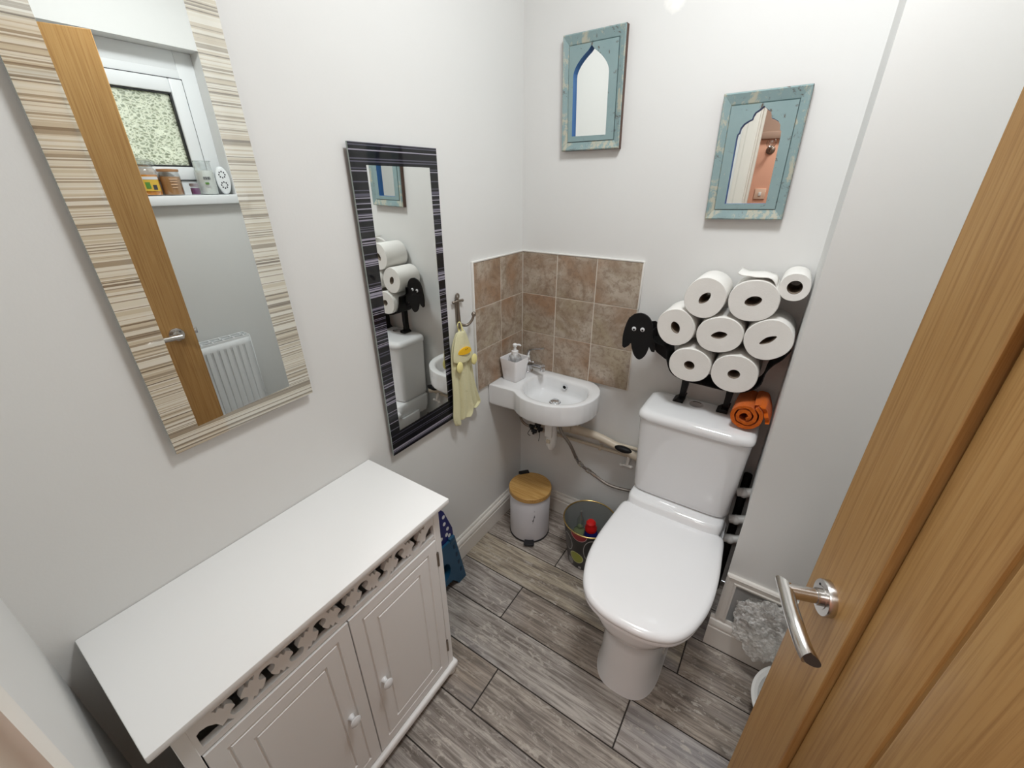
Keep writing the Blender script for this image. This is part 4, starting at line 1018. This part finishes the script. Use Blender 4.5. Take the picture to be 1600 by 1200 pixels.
for (x, z, rx, rz, ti, hx, hz, ht, hs_, fy, lab) in RL:
    rx *= .985; rz *= .985
    big = rx > .05
    ly = .132; o = sup(rx, rz, ti, 2.15); h = sup(hx, hz, ht, hs_)
    # spin the hole list so its first point faces the outer's first point
    a0 = math.atan2(o[0][1], o[0][0]); k0 = min(range(48), key=lambda i: abs((math.atan2(h[i][1], h[i][0]) - a0 + PI) % (2 * PI) - PI)); h = h[k0:] + h[:k0]
    f = lambda P, s, y: [(x + p[0] * s, y, z + p[1] * s) for p in P]
    bm = NB()
    ms = [((a[0] * .55 + b[0] * .45), (a[1] * .55 + b[1] * .45)) for a, b in zip(o, h)]
    R_ = loft(bm, [f(h, 1, fy + .001), f(ms, 1, fy + .0005), f(o, .975, fy), f(o, 1, fy + .003), f(o, 1, fy + ly - .003), f(o, .975, fy + ly), f(h, 1, fy + ly)], False, False)
    r = obj('toilet_roll', bm, M['paper'], label=lab, cat='toilet roll', group='toilet rolls stacked in the sheep holder', loc=(x, fy + ly / 2, z - rz))
    bm = NB(); loft(bm, [f(h, 1, fy + .0015), f(h, 1, fy + ly - .001), f(h, .93, fy + ly - .001), f(h, .93, fy + .0015)], False, False)
    R0 = bm.verts[:]
    for i in range(48):
        j = (i + 1) % 48; bm.faces.new((bm.verts[:][i], bm.verts[:][j], bm.verts[:][144 + j], bm.verts[:][144 + i])) if False else None
    obj('cardboard_core', bm, M['card'], r)
    rollobjs.append(r)
# the loose sheet lying over the second roll
bm = NB(); strip = smooth_path([(.825, 0, 1.291), (.840, 0, 1.2855), (.862, 0, 1.2845), (.893, 0, 1.286), (.914, 0, 1.281), (.924, 0, 1.271), (.927, 0, 1.256)], 6); a = [[bm.verts.new((p.x, y, p.z + .004 * math.sin(i * .5) * (y + .1) * 6)) for i, p in enumerate(strip)] for y in (-.150, -.12, -.085, -.05)]
for r0, r1 in zip(a, a[1:]):
    for i in range(len(strip) - 1): bm.faces.new((r0[i], r0[i + 1], r1[i + 1], r1[i]))
obj('loose_sheet', bm, M['paper'], rollobjs[1], mods=[('SOLIDIFY', dict(thickness=.0025, offset=0))])

# ------------------------------------------------------------------ rolled orange face cloth
bm = NB(); cxo, czo = .937, .8625
sp_pts = []
for i in range(90):
    t = i / 89; a = -1.2 + t * 2 * PI * 2.35; r = .010 + .035 * t
    sp_pts.append(Vector((cxo + r * 1.02 * math.cos(a), 0, czo + r * 1.0 * math.sin(a) * .98)))
end = sp_pts[-1]
path = sp_pts
hw_ = .0052; nY = 18; L0 = []; 
cs_l, cs_r = [], []
for i, q in enumerate(path):
    t = (path[min(i + 1, len(path) - 1)] - path[max(i - 1, 0)]).normalized(); nn = Vector((t.z, 0, -t.x)); cs_l.append(q - nn * hw_); cs_r.append(q + nn * hw_)
sect = cs_l + cs_r[::-1]
rings = []
for k in range(nY + 1):
    y = -.172 + .132 * k / nY; rings.append([(p.x + .06 * (y + .172) * .35 + .0018 * noise.noise((p.x * 70, y * 70, p.z * 70)), y + .006 * noise.noise((p.x * 50, 3, p.z * 50)), p.z + .0018 * noise.noise((p.x * 70 + 9, y * 70, p.z * 70))) for p in sect])
loft(bm, rings)
# tail of the cloth flicked out to the right
tail = smooth_path([(.960, 0, .905), (.978, 0, .902), (.988, 0, .885), (.995, 0, .868), (1.000, 0, .850)], 5)
obj('face_cloth', bm, M['orange_towel'], loc=(.94, -.12, .812), sharp=80, label='orange terry cloth rolled up on the right end of the cistern', cat='cloth')
fc = bpy.data.objects['face_cloth']
bm = NB(); rings = []
for i, q in enumerate(tail):
    wv = .004 * math.sin(i * .8); w = .0055
    rings.append([(q.x - w, -.165 + wv, q.z), (q.x + w, -.165 + wv, q.z + .003), (q.x + w + .002, -.10 + wv, q.z + .003), (q.x + w, -.05, q.z + .004), (q.x - w, -.05, q.z), (q.x - w - .002, -.10, q.z)])
loft(bm, rings); obj('loose_end', bm, M['orange_towel'], fc, sharp=80)

# ------------------------------------------------------------------ crumpled bubble wrap in the boxing hole, white basin on the floor
bm = NB()
bmesh.ops.create_icosphere(bm, subdivisions=5, radius=1)
for v in bm.verts:
    p = v.co.copy(); d = noise.noise(p * 1.7) * .30 + noise.noise(p * 4.3) * .20 + abs(noise.noise(p * 8)) * .16 + noise.noise(p * 17) * .05
    q = p * (1 + d)
    v.co = Vector((1.155 + q.x * .080, -.325 + q.y * .040 - .03 * max(0, -q.z), .218 + q.z * .098))
    if v.co.y > BY + .088: v.co.y = BY + .088
bmesh.ops.recalc_face_normals(bm, faces=bm.faces[:])
obj('bubble_wrap', bm, M['wrap'], label='crumpled clear bubble wrap stuffed in the hole of the boxing', cat='bubble wrap', sharp=25)
bm = NB(); cw = (1.300, -.475, 0)
lathe(bm, [(0, 0), (.105, 0), (.112, .006), (.135, .095), (.146, .101), (.146, .105), (.138, .107), (.128, .102), (.106, .012), (0, .012)], cw, 64, None, False, False)
n0 = 0
obj('washing_up_bowl', bm, M['white_plastic'], label='white open bowl on the floor, mostly hidden behind the oak door', cat='bowl', sharp=30)

# ------------------------------------------------------------------ radiator, window-sill jars, air freshener (seen in the big mirror)
rad = thing('radiator', 'white panel radiator under the window, reflected in the large mirror', 'radiator', (1.46, -.83, .17))
ry0, ry1, rz0, rz1, rx0 = -1.16, -.52, .20, .80, 1.425
def rib_panel(x, sgn):
    bm = NB(); prof = []; n = 19; pitch = (ry1 - ry0 - .05) / n
    ys = [ry0, ry0 + .022]
    cols = []
    for i in range(n):
        y = ry0 + .025 + i * pitch
        cols += [(y, 0), (y + pitch * .28, 0), (y + pitch * .36, .007), (y + pitch * .64, .007), (y + pitch * .72, 0)]
    cols = [(ry0, 0)] + cols + [(ry1, 0)]
    rows = [(rz0, 0), (rz0 + .035, 0), (rz0 + .05, 1), (rz1 - .06, 1), (rz1 - .045, 0), (rz1 - .012, 0)]
    for side in (0, .008):
        pass
    g_ = [[bm.verts.new((x + sgn * d * k, y, z)) for y, d in cols] for z, k in rows]
    for a, b in zip(g_, g_[1:]):
        for i in range(len(cols) - 1): bm.faces.new((a[i], a[i + 1], b[i + 1], b[i]))
    return bm
obj('front_panel', rib_panel(rx0, 1), M['upvc'], rad, mods=[('SOLIDIFY', dict(thickness=.002, offset=0))])
obj('back_panel', rib_panel(rx0 + .075, -1), M['upvc'], rad, mods=[('SOLIDIFY', dict(thickness=.002, offset=0))])
bm = NB(); box(bm, (rx0 - .002, ry1, rz0 + .01), (rx0 + .08, ry1 + .004, rz1), .0015, 1); obj('side_cover', bm, M['upvc'], rad)
bm = NB(); box(bm, (rx0 - .002, ry0 - .004, rz0 + .01), (rx0 + .08, ry0, rz1), .0015, 1); obj('side_cover', bm, M['upvc'], rad)
bm = NB(); box(bm, (rx0, ry0, rz1 - .012), (rx0 + .006, ry1, rz1)); box(bm, (rx0 + .070, ry0, rz1 - .012), (rx0 + .076, ry1, rz1)); 
for i in range(13): y = ry0 + .02 + i * (ry1 - ry0 - .04) / 12; box(bm, (rx0 + .006, y - .003, rz1 - .006), (rx0 + .070, y + .003, rz1 - .001))
box(bm, (rx0 + .034, ry0, rz1 - .006), (rx0 + .040, ry1, rz1 - .001)); obj('top_grille', bm, M['upvc'], rad)
for y in (ry0 + .1, ry1 - .1):
    bm = NB(); box(bm, (rx0 + .078, y - .015, rz0 + .1), (W - .0005, y + .015, rz1 - .1)); obj('bracket', bm, M['upvc'], rad)
for y in (ry0 - .02, ry1 - .05):
    bm = NB(); tube(bm, [(rx0 + .04, y, 0), (rx0 + .04, y, rz0 + .02)], .0075, 12, 0); obj('feed_pipe', bm, M['upvc'], rad)
SZ = 1.475
def jar(y, r, h, wax, waxh, label, name='candle_jar', lid=None, x=1.555, neck=.8):
    t = thing(name, label, 'candle', (x, y, SZ), 'candles on the window sill')
    bm = NB(); hb = h * .72 if lid != 'flat' else h * .88
    lathe(bm, [(0, SZ), (r * .95, SZ), (r, SZ + .006), (r, SZ + hb * .9), (r * .96, SZ + hb), (r * neck, SZ + hb + h * .06), (r * neck, SZ + h)], (x, y, 0), 32, None, False, False); obj('jar_glass', bm, M['glass'], t)
    bm = NB(); lathe(bm, [(0, SZ + .004), (r * .93, SZ + .004), (r * .95, SZ + .008), (r * .95, SZ + waxh), (0, SZ + waxh - .002)], (x, y, 0), 32, None, False, False); w = obj('wax', bm, wax, t)
    return t
def patch(t, name, y, r, z0, z1, a0, a1, mat, x=1.555, off=.0006):
    bm = NB(); n = 8; c1 = []
    for rr in (r + off, r + off + .0006): c1.append([[(x + rr * math.cos(math.radians(a0 + (a1 - a0) * i / n)), y + rr * math.sin(math.radians(a0 + (a1 - a0) * i / n)), z) for z in (z0, z1)] for i in range(n + 1)])
    rings = [[c1[0][i][0], c1[0][i][1], c1[1][i][1], c1[1][i][0]] for i in range(n + 1)]; loft(bm, rings); return obj(name, bm, mat, t)
t = jar(-.695, .043, .142, M['wax_orange'], .085, 'orange candle jar with a yellow fruit label on the window sill')
lab_ = patch(t, 'label', -.695, .043, SZ + .02, SZ + .078, 140, 222, M['label_yellow'])
patch(t, 'label_band', -.695, .0438, SZ + .066, SZ + .077, 140, 222, M['white_dot']); patch(t, 'label_print', -.695, .0438, SZ + .025, SZ + .045, 160, 180, M['label_dark']); patch(t, 'label_print', -.695, .0438, SZ + .03, SZ + .055, 190, 212, M['label_green'])
bm = NB(); lathe(bm, [(.036, SZ + .116), (.044, SZ + .120), (.044, SZ + .134), (.030, SZ + .146), (0, SZ + .149)], (1.555, -.695, 0), 32, None, True, False); obj('glass_lid', bm, M['glass'], t)
t = jar(-.607, .041, .100, M['wax_brown'], .078, 'tan candle in a glass with a flat brown lid on the window sill', lid='flat', neck=.92)
bm = NB(); lathe(bm, [(0, SZ + .098), (.040, SZ + .098), (.041, SZ + .101), (.041, SZ + .108), (0, SZ + .110)], (1.555, -.607, 0), 32, None, False, False); obj('lid', bm, M['lid_tan'], t)
for i, z in enumerate((.032, .044, .056, .066)): patch(t, 'label_print', -.607, .041, SZ + z, SZ + z + .0035, 172 - 3 * i, 200 + 2 * i, plain('faint_cream_print', (.72, .48, .3), .6))
t = jar(-.527, .019, .040, M['wax_purple'], .030, 'tiny purple candle jar on the window sill', x=1.528, neck=.85)
bm = NB(); lathe(bm, [(.017, SZ + .036), (.019, SZ + .038), (.019, SZ + .050), (0, SZ + .051)], (1.528, -.527, 0), 28, None, True, False); obj('lid', bm, M['lid_silver'], t)
t = jar(-.458, .040, .146, M['wax_white'], .105, 'tall white candle jar with a green leaf print on the window sill', neck=.86)
for i in range(9): patch(t, 'barcode', -.458, .0405, SZ + .066, SZ + .078, 176 + i * 4.4, 178 + i * 4.4 + (i % 3) * .7, M['label_dark'])
patch(t, 'leaf_print', -.458, .0405, SZ + .046, SZ + .054, 190, 212, M['label_green']); patch(t, 'label_print', -.458, .0405, SZ + .036, SZ + .038, 184, 214, M['lid_silver'])
bm = NB(); lathe(bm, [(.035, SZ + .142), (.0385, SZ + .143), (.0385, SZ + .147), (.034, SZ + .148)], (1.555, -.458, 0), 32, None, False, False); obj('jar_rim', bm, M['glass'], t)
af = thing('air_freshener', 'white oval air freshener with pierced front beside the sill jars', 'air freshener', (1.55, -.39, SZ))
bm = NB(); ov = arc(0, .0, .030, .062, 0, 360, 36)[:-1]
Ra = Matrix.Rotation(math.radians(18), 3, 'Z')
def af3(p, d): v = Ra @ Vector((d, p[0], 0)); return Vector((1.548 + v.x, -.385 + v.y, SZ + .062 + p[1]))
rings = [[af3((p[0] * s, p[1] * s if p[1] > -.9 else p[1]), d) for p in ov] for s, d in ((.9, .022), (1, .018), (1, -.010), (.95, -.016), (.86, -.018))]
rings = [[Vector((q.x, q.y, max(q.z, SZ + .0005))) for q in r] for r in rings]
loft(bm, rings); afb = obj('shell', bm, M['upvc'], af, sharp=50)
bm = NB()
for cz in (.026, -.020):
    for i in range(8):
        a = 2 * PI * i / 8; pc = (.0125 * math.cos(a), cz + .0135 * math.sin(a)); prism(bm, arc(pc[0], pc[1], .0032, .004, 0, 360, 8)[:-1], lambda p: af3(p, -.0175), lambda p: af3(p, -.0185))
obj('vent_hole', bm, M['label_dark'], afb)

# ------------------------------------------------------------------ hall: wall light and switch (seen in the scalloped mirror), room lamp, added hall fill light
HY = -2.75
sc_ = thing('wall_light', 'small brass wall light with glass shade on the pink hall wall', 'wall light', (.58, HY, 1.72))
bm = NB(); lathe(bm, [(0, 0), (.032, 0), (.028, .010), (.012, .018), (0, .02)], (.58, HY, 1.75), 28, Matrix(((1, 0, 0), (0, 0, 1), (0, 1, 0))), False, False); tube(bm, [(.58, HY + .015, 1.75), (.58, HY + .05, 1.735), (.58, HY + .07, 1.76)], .006, 10); tube(bm, [(.58, HY + .03, 1.75), (.61, HY + .05, 1.79), (.60, HY + .05, 1.82)], .003, 8); obj('bracket', bm, M['bronze'], sc_)
bm = NB(); lathe(bm, [(.014, 0), (.03, .02), (.034, .04), (.028, .06)], (.58, HY + .07, 1.755), 24, None, True, False); obj('glass_shade', bm, M['glass'], sc_)
sw = thing('light_switch', 'pale square light switch on the pink hall wall', 'switch', (.575, HY, 1.40))
bm = NB(); box(bm, (.535, HY, 1.395), (.615, HY + .009, 1.475), .003); swp = obj('plate', bm, plain('ivory_switch', (.80, .56, .42), .4), sw)
bm = NB(); box(bm, (.565, HY + .009, 1.42), (.585, HY + .014, 1.45), .002); obj('rocker', bm, M['white_plastic'], sw)
def dome(name, label, x, y, r, mat):
    t = thing(name, label, 'ceiling light', (x, y, H - .06))
    bm = NB(); lathe(bm, [(0, H), (r + .012, H), (r + .012, H - .018), (r, H - .02), (0, H - .02)], (x, y, 0), 48, None, False, False); obj('base', bm, M['upvc'], t)
    bm = NB(); lathe(bm, [(r, H - .0195), (r * .985, H - .0225), (0, H - .0225)], (x, y, 0), 48, None, False, False); obj('diffuser', bm, mat, t)
dome('ceiling_light', 'round white ceiling light in the middle of the room', .80, -.74, .16, M['lamp'])
dome('ceiling_light', 'unseen fill light added on the hall ceiling', .95, -2.25, .15, M['hall_fill'])  # unseen light added as frontal fill through the doorway

# ------------------------------------------------------------------ world, camera, view
w = bpy.data.worlds.new('overcast_sky'); SC.world = w; w.use_nodes = True
bg = w.node_tree.nodes['Background']; bg.inputs[0].default_value = (.86, .93, 1, 1); bg.inputs[1].default_value = 2.6
R3_ = [[0.8350569845828164, 0.5501590166455168, -0.002211086405316559], [0.2369093412624236, -0.36321348132459497, -0.9010826438272311], [-0.4965418376351164, 0.7519315283905218, -0.4336417646978156]]
cam = bpy.data.cameras.new('camera'); cam.sensor_fit = 'HORIZONTAL'; cam.sensor_width = 36; cam.lens = 655.977 / 1600 * 36; cam.clip_start = .02
co = bpy.data.objects.new('camera', cam); COL.objects.link(co)
rx_, dn_, fw_ = (Vector(r) for r in R3_)
co.matrix_world = Matrix.Translation((0.9567582568904495, -1.5287871964163477, 1.5278170505552524)) @ Matrix((rx_, -dn_, -fw_)).transposed().to_4x4()
SC.camera = co
vs_ = SC.view_settings; vs_.view_transform = 'Standard'; vs_.look = 'None'; vs_.exposure = 0.40; vs_.gamma = 1.0; vs_.use_curve_mapping = False
